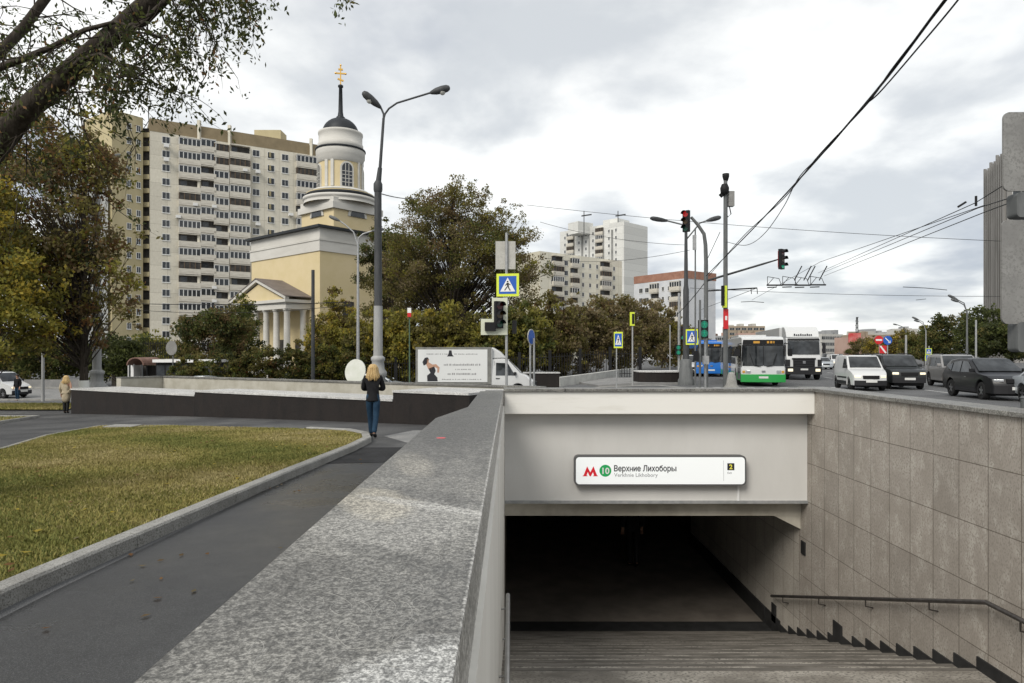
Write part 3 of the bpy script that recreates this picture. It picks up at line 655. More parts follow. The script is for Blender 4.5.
tree('tree', 'slender green tree left of the church porch', G(243, 74), [(0,0,5,2,2,3.6),(.3,0,8,1.3,1.2,1.8)], dict(green=6, ygreen=2, dark=2), 9000, .25, .12, seed=6, nclump=70, cr=.25)
tree('tree', 'yellowing tree in front of the church wall', G(332, 58), [(0,0,3.8,2.2,2,3),(.2,0,6.3,1.4,1.3,2.4),(-1.8,0,3.2,1.5,1.3,2)], dict(yellow=2.5, ygreen=4, olive=3, brown=1), 13000, .22, .13, seed=7, nclump=90, cr=.24)
tree('tree', 'great brown green oak rising behind the box truck', G(452, 66), [(0,0,12.5,6.4,5,5.6),(-4.2,0,10.5,3.0,4,4.2),(6.2,0,10.2,3.6,4,5),(1.2,0,17.2,3.8,3,2.7),(-2.4,0,15.4,3,3,3),(4.6,0,15.2,2.6,2.4,2.4),(0,0,7.8,5.6,3,2.6),(5,0,6.5,3,2.4,2.6)], dict(olive=7, green=1.5, brown=1.5, ygreen=2.2, tan=3), 72000, .2, .4, seed=8, nclump=420, cr=.15)
tree('tree', 'dark tree between the church and the great oak', G(392, 72), [(0,0,9.5,4.0,3,6),(-1,0,14.5,2.6,2,3.2),(1.5,0,12.5,3,2,4)], dict(green=3, dark=3, olive=5, brown=2), 36000, .22, .2, seed=9, nclump=100, cr=.2)
for i, (px, h, w) in enumerate(((188,3.0,1.6),(228,3.4,1.8),(262,4.0,1.7),(292,3.9,1.8),(322,4.4,1.5),(350,4.4,1.5))):
    tree('bush', ('low dark bush beside the kiosk','dark bush right of the kiosk','dark bush before the church steps','dark bush in front of the porch columns','dark bush at the bare dark pole','dark bush left of the tall street lamp')[i], G(px, 52.5), [(0,0,h*.45,w,1.0,h*.5),(w*.5,0,h*.4,w*.6,.9,h*.42)], dict(dark=2.5, green=3, olive=4, ygreen=1, rust=.4), 8500, .18, .07, seed=90+i, nclump=70, cr=.2, group='dark bushes before the church')
pb = [dict(ygreen=6, yellow=1.5, olive=3), dict(olive=5, ygreen=4, yellow=1), dict(ygreen=4, green=3, olive=3), dict(brown=1.5, olive=6, tan=2, ygreen=1), dict(tan=4, brown=1.5, olive=5), dict(brown=1.5, tan=4, olive=4)]
lb = ['yellow green bush behind the tall street lamp', 'leafy bush left of the red topped post', 'bright bush behind the box truck body', 'olive bush behind the truck cab', 'brown bush beside the disc sign', 'tan bush right of the disc sign', 'brown scrubby bush below the long white flats', 'thin tan bush below the white tower', 'dark brown bush by the small crossing sign', 'last brown bush before the planter', 'low bush in front of the red topped flats']
for i, (px, Y, h, w) in enumerate(((372,56,6.2,2.6),(408,57,6.6,2.8),(446,56,6.4,3),(486,57,6.0,2.8),(520,58,6.6,2.8),(552,62,7.6,3),(584,66,7.6,3.2),(612,72,8.0,3.4),(640,80,8.2,3.6),(662,90,8.6,3.4),(690,104,6.2,3.6))):
    tree('bush', lb[i], G(px, Y), [(0,0,h*.52,w,2.2,h*.5),(w*.5,.5,h*.4,w*.7,2,h*.38),(-w*.3,-.5,h*.65,w*.6,1.6,h*.36)], pb[min(5, i*6//9)] if i < 9 else pb[3], 11000, .24+Y*.0008, .12, seed=40+i, nclump=110, cr=.2, group='bushes along the churchyard fence')
ll = ['dark green tree left of the right hand lamp post', 'olive street tree behind the silver car', 'tall dark tree in front of the ribbed tower', 'dark tree at the foot of the right hand tower', 'small autumn tree beyond the no entry sign', 'yellow tree far down the avenue', 'faint far tree beside the avenue', 'green tree at the right edge behind the black car']
for i, (px, Y, h, w, pal) in enumerate(((948,92,7.2,4.2,dict(green=4,olive=3,dark=3)),(925,105,6,4,dict(olive=5,ygreen=2,green=2)),(985,84,8,4,dict(dark=5,green=4)),(1012,78,6.4,4,dict(dark=5,green=3,olive=1)),(902,130,6,4,dict(olive=4,yellow=2,brown=2)),(882,150,6,5,dict(yellow=2,tan=3,olive=3)),(866,170,6,5,dict(olive=3,tan=3,green=2)),(1045,80,8,4,dict(dark=4,green=4)))):
    tree('tree', ll[i], G(px, Y), [(0,0,h*.6,w*.8,3,h*.42),(w*.5,0,h*.5,w*.6,2.4,h*.34),(-w*.4,0,h*.48,w*.6,2.4,h*.36)], pal, 10000, .3, .15, seed=60+i, nclump=80, cr=.22, group='trees along the right side of the avenue')
# ------------------------------------------------------------------ buildings
m_panel = tilemat('pale_panels', (.52,.49,.405), (.62,.585,.495), (.72,.71,.7), 3.2, 2.82, 'xz', .85, msize=.05)
m_panelw = tilemat('white_panels', (.56,.56,.53), (.66,.66,.63), (.7,.7,.7), 3.2, 2.82, 'xz', .85, msize=.05)
m_ochre = M('ochre_panels', (.4,.345,.205), (.47,.405,.25), rough=.85, scale=.3, stretch=(1,1,.3))
m_brownp = M('brown_attic', (.2,.16,.1), (.25,.2,.125), rough=.85, scale=.5)
m_bal = M('balcony_front', (.56,.53,.46), (.46,.43,.37), rough=.85, scale=.8, stretch=(1,1,3))
m_wf = M('window_frame_white', (.66,.66,.64), rough=.6)
m_wfd = M('window_frame_brown', (.16,.11,.07), rough=.6)
m_dark = M('loggia_dark', (.035,.033,.03), (.07,.065,.06), rough=.8, scale=1)
m_redr = M('brick_red_band', (.27,.14,.1), (.33,.18,.13), rough=.85, scale=.6)
m_blu = M('pale_blue_panel', (.5,.52,.55), (.6,.61,.62), rough=.8, scale=.2)
m_wins = [m_wf, m_glass, m_bal, m_dark, m_wfd, m_ochre]
def w_plain(mb, w=1.5, h=1.45):
    mb.box(-w/2, w/2, -.03, .05, 0, h, 0); mb.box(-w/2+.09, -.04, .05, .06, .09, h-.09, 1); mb.box(.04, w/2-.09, .05, .06, .09, h-.09, 1); mb.box(-w/2-.05, w/2+.05, -.03, .12, -.09, -.003, 0)
def w_small(mb): w_plain(mb, .9, 1.3)
def w_log(mb, w=4.2, kind=0):                          # loggia: parapet + glazing of several frames
    mb.box(-w/2, w/2, -.02, .9, -.25, .85, 2); mb.box(-w/2, w/2, -.02, .86, .853, .9, 2)
    if kind == 0:
        mb.box(-w/2+.05, w/2-.05, -.02, .8, .9, 2.3, 3)
        n = int(w/.85)
        for i in range(n+1): x = -w/2+.06+i*(w-.12)/n; mb.box(x-.05, x+.05, .8, .86, .9, 2.3, 4)
    elif kind == 1:
        mb.box(-w/2+.05, w/2-.05, -.02, .8, .9, 2.3, 1); n = int(w/.8)
        for i in range(n+1): x = -w/2+.06+i*(w-.12)/n; mb.box(x-.07, x+.07, .8, .87, .9, 2.3, 0)
        mb.box(-w/2+.05, w/2-.05, .8, .87, 2.2, 2.33, 0)
    else:
        mb.box(-w/2+.05, w/2-.05, -.02, .05, .9, 2.3, 3); mb.box(-w/2+.4, -w/2+1.6, .05, .07, .9, 2.1, 1)
    mb.box(-w/2, w/2, -.02, .92, 2.33, 2.5, 2)
KIND = {'w': (w_plain, 'window'), 's': (w_small, 'window')}
for wv in (30, 36, 42, 46):
    for kd in (0, 1, 2): KIND['L%d%d' % (wv, kd)] = ((lambda mb, wv=wv, kd=kd: w_log(mb, wv/10, kd)), 'balcony')
def w_flatband(mb): mb.box(-1.5, 1.5, -.02, .04, 0, 1.5, 1); mb.box(-1.5, -1.42, .04, .07, 0, 1.5, 0); mb.box(1.42, 1.5, .04, .07, 0, 1.5, 0); mb.box(-.04, .04, .04, .07, 0, 1.5, 0)
KIND['B'] = (w_flatband, 'window')
PROTO = {}
def place(t, items, limit=98, offz=0):
    """items: list of (point, u, kind); the largest in view come first; beyond the limit they share one part"""
    cnt = {}; rest = {}
    for p, u_, k in items:
        fn, nm = KIND[k]; cnt[nm] = cnt.get(nm, 0)+1
        n_ = Vector((u_.y, -u_.x, 0))
        mt = Matrix(((u_.x, n_.x, 0, p.x), (u_.y, n_.y, 0, p.y), (0, 0, 1, p.z), (0, 0, 0, 1)))
        if cnt[nm] <= limit:
            if k not in PROTO: mb = MB(); fn(mb); o = mb.build(nm, m_wins); PROTO[k] = o.data; bpy.data.objects.remove(o)
            o = bpy.data.objects.new(nm, PROTO[k]); link(o, t)
            o.matrix_local = Matrix.Translation(-t.location) @ mt
        else:
            mb = rest.setdefault(nm, MB()); mb.x = mt; fn(mb); mb.x = Matrix()
    for nm, mb in rest.items(): tag(mb.build(nm, m_wins, t, True), kind='stuff')
def pt_on(px, A_, u_): # distance along facade where the ray of px meets it
    r_ = (px-CX)/F; return (r_*A_.y-A_.x)/(u_.x-r_*u_.y)
def slab(name, t, A_, B_, depth, z0, z1, mat):
    """block whose front runs A_->B_; mesh local x runs along the front so the panel joints follow it"""
    u_ = (B_-A_); L_ = u_.length; u_ = u_/L_
    o = MB().box(0, L_, 0, depth, z0, z1).build(name, mat, t)
    o.matrix_local = Matrix.Translation(-t.location) @ Matrix(((u_.x,-u_.y,0,A_.x),(u_.y,u_.x,0,A_.y),(0,0,1,0),(0,0,0,1)))
    return o
# 17 storey block
A_ = Vector((-73.4,139,0)); u_ = Vector((29.4,18,0)).normalized(); B_ = A_+u_*pt_on(333, A_, u_)
zT = CH+(353-118)*139/F; zG = -1.6
t = thing('apartment_building', 'tall cream panel tower block with a brown attic band behind the church', 'building', Vector((-60,148,zG)))
slab('wall', t, A_, B_, 14, zG, zT-2.6, m_panel); slab('attic_band', t, A_-u_*.02+Vector((0,-.05,0)), B_, 14.1, zT-2.6, zT, m_brownp)
fz = 2.86; items = []
rn = random.Random(4)
cols = [(166,'w'),(189.5,'L42'),(208,'L30'),(221,'L30'),(239.5,'L42'),(256,'w'),(271,'w'),(285,'w'),(306,'L46'),(325,'w')]
for fl in range(16):
    z = zT-2.9-2.75-fl*fz+.9
    for ci, (px, k) in enumerate(cols):
        s_ = pt_on(px, A_, u_)
        kk = k if k == 'w' else k+str(rn.choice((0,1,1,1,2,2)))
        zz_ = z if k == 'w' else z-.75
        if px in (208,): zz_ += .35
        if px in (221,): zz_ -= .25
        items.append((A_+u_*s_+Vector((0,0,zz_)), u_, kk))
place(t, items)
mb = MB()
for px in (199, 229.5, 311):
    p = A_+u_*pt_on(px, A_, u_); n_ = Vector((u_.y,-u_.x,0)); mb.bar(p+n_*.3+Vector((0,0,zG)), p+n_*.3+Vector((0,0,zT-.5)), .5, .7); mb.bar(p+n_*.1+Vector((0,0,zT-.5)), p+n_*.1+Vector((0,0,zT+1.1)), .6, .7)
mb.build('vertical_rib', m_panel, t, True)
mb = MB()
for px in (264, 271, 278.5)[1:2]:
    p = A_+u_*pt_on(px, A_, u_); n_ = Vector((u_.y,-u_.x,0))
    for fl in range(16): z = zT-2.9-fl*fz-.55; mb.bar(p+n_*.02+Vector((0,0,z-1.1)), p+n_*.02+Vector((0,0,z)), .1, 1.6)
mb.build('ochre_infill', m_ochre, t, True)
mb = MB()
for i in range(16):
    fl = rn.randrange(15); px = rn.choice([160,172,189,208,221,239,252,285]); z = zT-4-fl*fz-1.4; p = A_+u_*(pt_on(px, A_, u_)+1.1); n_ = Vector((u_.y,-u_.x,0))
    mb = MB(); mb.bar(p+n_*.2+Vector((0,0,z)), p+n_*1.2+Vector((0,0,z)), .9, .6); mb.build('air_conditioner', m_wf, t, True)
p = A_+u_*pt_on(261, A_, u_); mb = MB(); mb.box(p.x-3, p.x+3, p.y+4, p.y+8, zT, zT+2.6); mb.build('lift_housing', m_ochre, t, True)
# ochre wing
A2 = Vector((-79.8,133,0)); B2 = Vector((-74.0,139.2,0)); u2 = (B2-A2).normalized(); zT2 = CH+(353-111)*135/F
A2 = P(112, 0, 134); A2.z = 0; B2 = P(143, 0, 139); B2.z = 0; u2 = (B2-A2).normalized()
t = thing('apartment_building', 'ochre wing of the tower block seen past the rusty maple', 'building', Vector((-77,138,zG)))
slab('wall', t, A2, B2, 12, zG, zT2, m_ochre)
items = []
for fl in range(16):
    z = zT2-3.1-fl*fz
    for px, k in ((129,'s'),(138.5,'s')): items.append((A2+u2*pt_on(px, A2, u2)+Vector((0,0,z)), u2, k))
place(t, items)
mb = MB(); p = P(147,0,140.5); mb.box(p.x-1.3, p.x+1.0, 140.5, 146, zG, zT2-1.6); mb.build('stair_recess', m_dark, t, True)
mb = MB()
for fl in range(17): z = zT2-3-fl*fz; mb.box(p.x-1.2, p.x+.8, 139.9, 140.49, z-.6, z+.35)
mb.build('recess_balcony', m_ochre, t, True)
t = thing('apartment_building', 'white panel block glimpsed left of the ochre wing', 'building', P(98, 353, 150)-Vector((0,0,3)))
A3 = P(60,0,128); A3.z = 0; B3 = P(108,0,134); B3.z = 0; slab('wall', t, A3, B3, 12, zG, CH+(353-175)*131/F, m_panelw)
u3 = (B3-A3).normalized(); place(t, [(A3+u3*pt_on(px, A3, u3)+Vector((0,0,zG+1.4+fl*fz)), u3, 's') for fl in range(11) for px in (70,84,101)])
# white tower, centre
def flats(label, pa, Ya, pb_, Yb, top_a, depth, wallm, cols, nfl, first, band=None, base=-1.5, side=None, name='apartment_building'):
    A_ = P(pa,0,Ya); A_.z = 0; B_ = P(pb_,0,Yb); B_.z = 0; u_ = (B_-A_).normalized(); zt = CH+(353-top_a)*Ya/F
    t = thing(name, label, 'building', Vector(((A_.x+B_.x)/2, (Ya+Yb)/2, base)))
    slab('wall', t, A_, B_, depth, base, zt, wallm)
    if band: slab('attic_band', t, A_-u_*.1+Vector((0,-.15,0)), B_+u_*.1, depth+.3, zt-.002, zt+band[0], band[1])
    items = []
    for fl in range(nfl):
        for px, k in cols:
            items.append((A_+u_*pt_on(px, A_, u_)+Vector((0,0,zt-first-fl*fz)), u_, k+(str((fl*7+int(px)) % 3) if k[0] == 'L' else '')))
    place(t, items); return t, A_, B_, u_, zt
t, A_, B_, u_, zt = flats('white panel tower rising over the long white flats', 560, 285, 624, 262, 232, 16, m_panelw, [(565,'s'),(571,'L36'),(579,'s'),(586,'s'),(593,'s'),(600,'L36'),(609,'s'),(616,'s')], 14, 3.5, base=-2)
mb = MB()
for px in (574.5, 583, 589.5, 596, 604, 613):
    p = A_+u_*pt_on(px, A_, u_); n_ = Vector((u_.y,-u_.x,0)); mb.bar(p+n_*.02+Vector((0,0,0)), p+n_*.02+Vector((0,0,zt-2.5)), 1.4 if px in (583,613,604) else .7, .12)
mb.build('grey_strip', M('grey_strip', (.2,.2,.19), (.28,.28,.27), rough=.9, scale=.5), t, True)
for pa, pb2, tp in ((568,578,222),(603,618,219)):
    a = P(pa,0,275); a.z = 0; b = P(pb2,0,270); b.z = 0; slab('lift_housing', t, a, b, 8, zt-3, CH+(353-tp)*272/F, m_panelw)
mb = MB()
for px in (584, 618): mb = MB(); p = P(px, 216, 268); mb.bar(p-Vector((0,0,8)), p+Vector((0,0,2)), .3, .3); mb.bar(p-Vector((1,0,0)), p+Vector((3,0,.6)), .25, .5); mb.build('roof_antenna', m_poled, t, True)
m_flat = tilemat('cream_panels', (.6,.57,.47), (.68,.65,.55), (.75,.74,.7), 3.2, 2.82, 'xz', .85, msize=.05)
t, A_, B_, u_, zt = flats('long cream nine storey flats in front of the white tower', 540, 190, 622, 211, 251, 14, m_flat, [(552,'s'),(557,'L42'),(566,'w'),(574,'L30'),(583,'s'),(590,'s'),(597,'s'),(605,'L42'),(614,'s')], 9, 3.3, base=-2)
t, A_, B_, u_, zt = flats('white flats with a red brick attic behind the signal poles', 634, 206, 686, 190, 284, 13, m_blu, [(641,'w'),(647,'w'),(655,'L30'),(663,'s'),(669,'s'),(676,'L36'),(686,'s')], 6, 3.0, band=(2.2, m_redr), base=-2)
# ribbed tower at right
C_ = P(1007,0,140); C_.z = 0; D_ = P(986.5,0,157.6); D_.z = 0
t = thing('office_tower', 'tall grey tower with close vertical ribs at the right edge', 'building', Vector((103,146,-1)))
m_conc = M('tower_concrete', (.2,.195,.185), (.27,.262,.25), rough=.85, scale=.3, stretch=(1,1,.2))
E_ = C_+Vector((13.7,-5.7,0)).normalized()*26; zt = CH+203*140/F
mb = MB(); Fq = D_+(E_-C_); mb.prism([(D_.x,D_.y),(C_.x,C_.y),(E_.x,E_.y),(Fq.x,Fq.y)], ((0,0,-1),(1,0,0),(0,1,0)), (0,0,zt+1)); mb.build('wall', m_conc, t, True)
uu = (C_-D_).normalized(); nn = Vector((uu.y,-uu.x,0)); Ls = (C_-D_).length
mb = MB()
for i in range(10): p = D_+uu*(i*Ls/9.5+.2)+nn*.3; mb.bar(p, p+Vector((0,0,zt+.8*(i % 3 == 0))), .55, .35)
mb.build('rib', m_conc, t, True)
mb = MB()
for i in range(9): p = D_+uu*((i+.5)*Ls/9.5+.2)+nn*.02; mb.bar(p, p+Vector((0,0,zt-1)), .1, .8)
mb.build('glazing_strip', m_glass, t, True)
ue = (E_-C_).normalized(); place(t, [(C_+ue*(2.4+i*3.3)+Vector((0,0,zt-3.2-f_*3.0)), ue, 'B') for f_ in range(13) for i in range(7)])
# distant town
rn = random.Random(9); tl = ['tan', 'pale', 'grey', 'rose']; m_far = [M('far_tan', (.33,.27,.2), (.26,.21,.16), rough=.9, scale=.08), M('far_pale', (.42,.41,.38), (.5,.49,.46), rough=.9, scale=.08), M('far_grey', (.25,.26,.27), (.33,.33,.33), rough=.9, scale=.08), M('far_rose', (.34,.22,.18), (.42,.3,.25), rough=.9, scale=.08)]
far = [(729,765,326,420,0,'far tan block above the green bus'),(700,726,336,430,2,'far grey block left of the tan block'),(765,790,333,470,2,'low grey roofline behind the lorry'),(822,843,334,330,1,'pale curved hall beyond the lorry'),
       (843,860,335,300,0,'tan block with a crane beside it'),(858,874,337,280,3,'rose coloured block far down the avenue'),(872,893,333,340,1,'pale block behind the no entry sign'),(892,912,331,310,1,'cream flats right of the blue arrow sign'),(908,930,334,260,0,'brown flats above the silver car'),(926,946,338,330,2,'grey flats left of the right hand trees'),(738,760,333,380,3,'small rose block under the tan block'),(640,655,338,400,1,'small pale block beyond the brown bushes')]
for pa, pb_, tp, Y, mi, lab in far:
    A_ = P(pa,0,Y); A_.z = 0; B_ = P(pb_,0,Y+rn.uniform(-8,8)); B_.z = 0
    t = thing('distant_building', lab, 'building', Vector(((A_.x+B_.x)/2, Y, -2)), group='distant buildings on the skyline'); zt = CH+(353-tp)*Y/F
    slab('wall', t, A_, B_, 14, -2, zt, m_far[mi]); u_ = (B_-A_).normalized(); L_ = (B_-A_).length
    mb = MB()
    a = 0.02*L_
    while a < L_*.9: mb.box(a, a+L_*rn.uniform(.1,.22), 2, 10, zt, zt+rn.uniform(.6, 2.4)); a += L_*rn.uniform(.15,.35)
    o = mb.build('rooftop', m_far[(mi+1) % 4], t); o.matrix_local = Matrix.Translation(-t.location) @ Matrix(((u_.x,-u_.y,0,A_.x),(u_.y,u_.x,0,A_.y),(0,0,1,0),(0,0,0,1)))
    place(t, [(A_+u_*(L_*(i+.5)/6)+Vector((0,0,zt-2.6-f_*3)), u_, 'B') for f_ in range(3) for i in range(6)])
t = thing('crane', 'thin lattice mast against the sky far down the avenue', 'crane', P(857, 352, 250)); mb = MB(); a = P(857, 352, 250); b = P(857, 317, 250)
for dx in (-.6,.6): mb.bar(a+Vector((dx,0,-2)), b+Vector((dx*.3,0,0)), .25, .25)
for i in range(8): mb.bar(a.lerp(b, i/8)+Vector((-.6,0,0)), a.lerp(b, (i+1)/8)+Vector((.5,0,0)), .15, .15)
mb.build('mast', m_poled, t, True)
t = thing('billboard', 'red advertising board far down the avenue', 'billboard', P(855, 352, 220)); mb = MB(); a = P(849, 344, 220); b = P(861, 333, 220); mb.box(a.x, b.x, 220, 220.5, a.z, b.z); mb.build('panel', M('billboard_red', (.5,.05,.05), (.55,.2,.18), rough=.7, scale=.5), t, True)
mb = MB(); mb.box(a.x+1.5, a.x+1.9, 220.1, 220.4, -.3, a.z); mb.build('leg', m_poled, t, True)
# ------------------------------------------------------------------ church
m_cy = M('church_ochre', (.56,.465,.27), (.6,.5,.31), rough=.85, scale=.4)
m_cw = M('church_white', (.56,.545,.505), (.49,.475,.435), rough=.8, scale=.5, stretch=(.5,.5,2))
m_cd = M('church_roof', (.02,.023,.026), (.035,.038,.042), rough=.5, metal=.3, scale=.6)
m_rf = M('porch_roof', (.13,.11,.1), (.17,.145,.13), rough=.6, scale=1)
C = Vector((-22.3,80,0)); uc = Vector((-.76,.65,0)); nc = Vector((-.65,-.76,0)); zg = g(-23,80)
t = thing('church', 'yellow and white church with a round bell tower and columned porch', 'church', Vector((-28,85,zg)))
def cm(o_=C): return Matrix(((uc.x,-nc.x,0,o_.x),(uc.y,-nc.y,0,o_.y),(0,0,1,0),(0,0,0,1)))   # local x along the west face, y into the body
def cbuild(fn, name, mats):
    mb = MB(cm()); fn(mb); return mb.build(name, mats, t, True)
zt = CH+(353-225)*80/F   # 16.8
W_, D2 = 15.6, 12.5
cbuild(lambda b: b.box(0, W_, 0, D2, zg-.5, zt-3.0), 'wall', m_cy)
def frieze(b):
    b.box(-.12, W_+.12, -.12, D2, zt-3.0, zt-1.75); b.box(-.2, W_+.2, -.2, D2, zt-1.75, zt-1.5); b.box(-.05, W_+.05, -.05, D2, zt-1.5, zt-.28)
cbuild(frieze, 'frieze', m_cw)
cbuild(lambda b: b.box(-.6, W_+.6, -.6, D2+.6, zt-.28, zt), 'roof', m_cd)
# porch
pw0, pw1, pd = 1.9, 14.4, 3.3; ze = 8.0
def ent(b): b.box(pw0, pw1, -pd, -.002, ze-1.1, ze-.35); b.box(pw0-.25, pw1+.25, -pd-.25, -.002, ze-.35, ze)
cbuild(ent, 'porch_entablature', m_cw)
mid = (pw0+pw1)/2; za = 10.5
cbuild(lambda b: b.prism([(pw0+.5,ze),(pw1-.5,ze),(mid,za-.4)], ((0,-pd+.1,0),(1,0,0),(0,0,1)), (0,.3,0)), 'pediment', m_cy)
def ped_trim(b):
    for x0 in (pw0-.3, pw1+.3): b.bar((x0,-pd,ze+.12), (mid,-pd,za), .5, .3)
cbuild(ped_trim, 'pediment_cornice', m_cw)
def proof(b):
    for x0 in (pw0-.4, pw1+.4): b.add([(x0,-pd-.3,ze+.28),(mid,-pd-.3,za+.2),(mid,0,za+.2),(x0,0,ze+.28),(x0,-pd-.3,ze+.38),(mid,-pd-.3,za+.32),(mid,0,za+.32),(x0,0,ze+.38)], [(0,1,2,3),(4,5,6,7),(0,1,5,4),(3,2,6,7),(0,3,7,4)])
cbuild(proof, 'porch_roof', m_rf)
for i in range(6):
    x = pw0+.55+i*(pw1-pw0-1.1)/5
    mb = MB(cm()); mb.lathe([(.5,zg+1.2),(.5,zg+1.4),(.4,zg+1.5),(.34,ze-1.5),(.42,ze-1.3),(.48,ze-1.2),(.48,ze-1.1)], (x,-pd+.5,0), 12); mb.build('column', m_cw, t, True)
mb = MB(cm()); mb.lathe([(.5,zg+1.2),(.4,zg+1.5),(.34,ze-1.5),(.48,ze-1.1)], (pw0+.5,-.7,0), 12); mb.build('column', m_cw, t, True)
cbuild(lambda b: b.box(pw0-.5, pw1+.5, -pd-.6, -.002, zg-.4, zg+1.2), 'porch_base', m_cw)
for x in (mid-3.8, mid, mid+3.8): cbuild(lambda b: b.box(x-.8, x+.8, -.06, .02, zg+1.2, zg+4.8), 'door' if x == mid else 'window', m_dark)
# right hand side window of the nave
for y in (4, 9): 
    cbuild(lambda b: b.box(-.06, .02, y-.8, y+.8, 4.5, 8), 'window', m_dark)
# tower
tc = Vector((-22.65,91.2,0)); sc = 91.2/F
def zpx(py): return CH+(353-py)*sc
def lt(name, prof, mat, n=48): return MB().lathe([(r_*sc, zpx(py)) for r_, py in prof], (tc.x, tc.y, 0), n).build(name, mat, t, True)
mb = MB(cm(tc)); h = 26.5*sc; 
mb.box(-h*1.02, h*1.02, -h*1.02, h*1.02, zt-.1, zpx(213)); mb.build('tower_base', m_cy, t, True)
mb = MB(cm(tc)); mb.box(-h*1.12, h*1.12, -h*1.12, h*1.12, zpx(216), zpx(210)); mb.box(-h*1.05, h*1.05, -h*1.05, h*1.05, zpx(210), zpx(205)); mb.build('base_cornice', m_cw, t, True)
lt('tower_tier', [(36,207),(35.5,205),(35.5,203.5),(36.5,203),(36.5,200.5),(33.5,200)], m_cw)
lt('tier_drum', [(33.3,206),(33.3,196)], m_cy); lt('tier_roof', [(33,200.3),(34.6,198.6),(34.6,197.8),(31,195)], m_cd)
lt('tier_drum', [(30,199),(30,196.2),(28.5,195),(27.2,192.5),(23,191.8)], m_cw)
lt('bell_stage', [(21.7,196),(21.7,160)], m_cy)
lt('bell_cornice', [(21.4,166),(22.6,165.4),(22.6,161),(23.8,159),(24,155),(24,152.5),(22.6,151.5)], m_cw)
lt('cornice_roof', [(22,153.2),(24.6,152.5),(24.8,151.4),(24.5,150.7),(19,150)], m_cd)
lt('attic_drum', [(21.6,152),(21.6,150),(22.2,149),(22.2,145.6),(21.3,145.2),(21.3,137),(21.9,136),(21.9,134),(18,133)], m_cw)
lt('dome', [(17.8,134)]+[(17.8*math.cos(a/10*math.pi/2), 134-15.5*math.sin(a/10*math.pi/2)) for a in range(1,10)]+[(3.6,118.7)], m_cd)
lt('spire', [(4.2,119.6),(4.4,117.5),(3,116.4),(2.8,115),(2.3,112),(1.7,88),(2.6,87.2),(2.6,85.6),(1,84.6),(0.01,84.4)], m_cd, 16)
def zb(z0): return zpx(z0)
mb = MB(Matrix.Translation((tc.x, tc.y, 0)) @ Matrix.Rotation(R(12), 4, 'Z'))
mb.bar((0,0,zb(85)), (0,0,zb(65.5)), .16, .16); mb.bar((-.62,0,zb(73.5)), (.62,0,zb(73.5)), .14, .18); mb.bar((-.3,0,zb(69.5)), (.3,0,zb(69.5)), .2, .2); mb.bar((-.38,0,zb(79)), (.38,0,zb(80.8)), .2, .2)
for x, z in ((-.66,73.5),(.66,73.5),(0,65.3)): mb.lathe([(.01,-.16),(.13,-.06),(.13,.06),(.01,.16)], (x,0,zb(z)), 8)
mb.build('cross', m_gold, t, True)
Rb = 21.7*sc
for ang in range(4):
    a = R(-90+ang*90+30); 
    mt = Matrix.Translation((tc.x, tc.y, 0)) @ Matrix.Rotation(a, 4, 'Z')    # local x outward
    def arch(b, hw, z0, z1, r0, th, mi):
        pts = [(-hw,z0),(hw,z0),(hw,z1)]+[(hw*math.cos(k/8*math.pi), z1+hw*math.sin(k/8*math.pi)) for k in range(1,8)]+[(-hw,z1)]
        b.prism(pts, ((r0,0,0),(0,1,0),(0,0,1)), (th,0,0), mi)
    mb = MB(mt); z0, z1 = zpx(191), zpx(173)
    arch(mb, .88, z0-.15, z1, Rb-.5, .56, 0); arch(mb, .66, z0+.05, z1, Rb-.5, .6, 1)
    for y in (-.22,.22): mb.box(Rb+.1, Rb+.14, y-.035, y+.035, z0+.05, z1+.55, 0)
    for k in range(1, 5): z = z0+.05+k*.48; mb.box(Rb+.1, Rb+.14, -.66, .66, z-.035, z+.035, 0)
    mb.build('arched_window', [m_cw, m_glass], t, True)
    mb = MB(Matrix.Translation((tc.x, tc.y, 0)) @ Matrix.Rotation(a+R(45), 4, 'Z'))
    for y in (-.42,.42): mb.box(Rb-.2, Rb+.12, y-.2, y+.2, zpx(191), zpx(165))
    mb.build('pilaster', m_cw, t, True)
for sgn_, off in (('x', 1), ('y', 1)):
    mb = MB(cm(tc)); pts = [(-1.5,0)]+[(-1.5*math.cos(k/10*math.pi), 1.5*math.sin(k/10*math.pi)) for k in range(1,10)]+[(1.5,0)]
    z0 = zpx(221)
    if sgn_ == 'y': mb.prism(pts, ((0,-h*1.02-.12,z0),(1,0,0),(0,0,1)), (0,.12,0)); mb.prism([(a*.75,b*.75) for a, b in pts], ((0,-h*1.02-.16,z0),(1,0,0),(0,0,1)), (0,.1,0), 1)
    else: mb.prism(pts, ((-h*1.02-.12,0,z0),(0,1,0),(0,0,1)), (.12,0,0)); mb.prism([(a*.75,b*.75) for a, b in pts], ((-h*1.02-.16,0,z0),(0,1,0),(0,0,1)), (.1,0,0), 1)
    mb.build('lunette_window', [m_cw, m_glass], t, True)
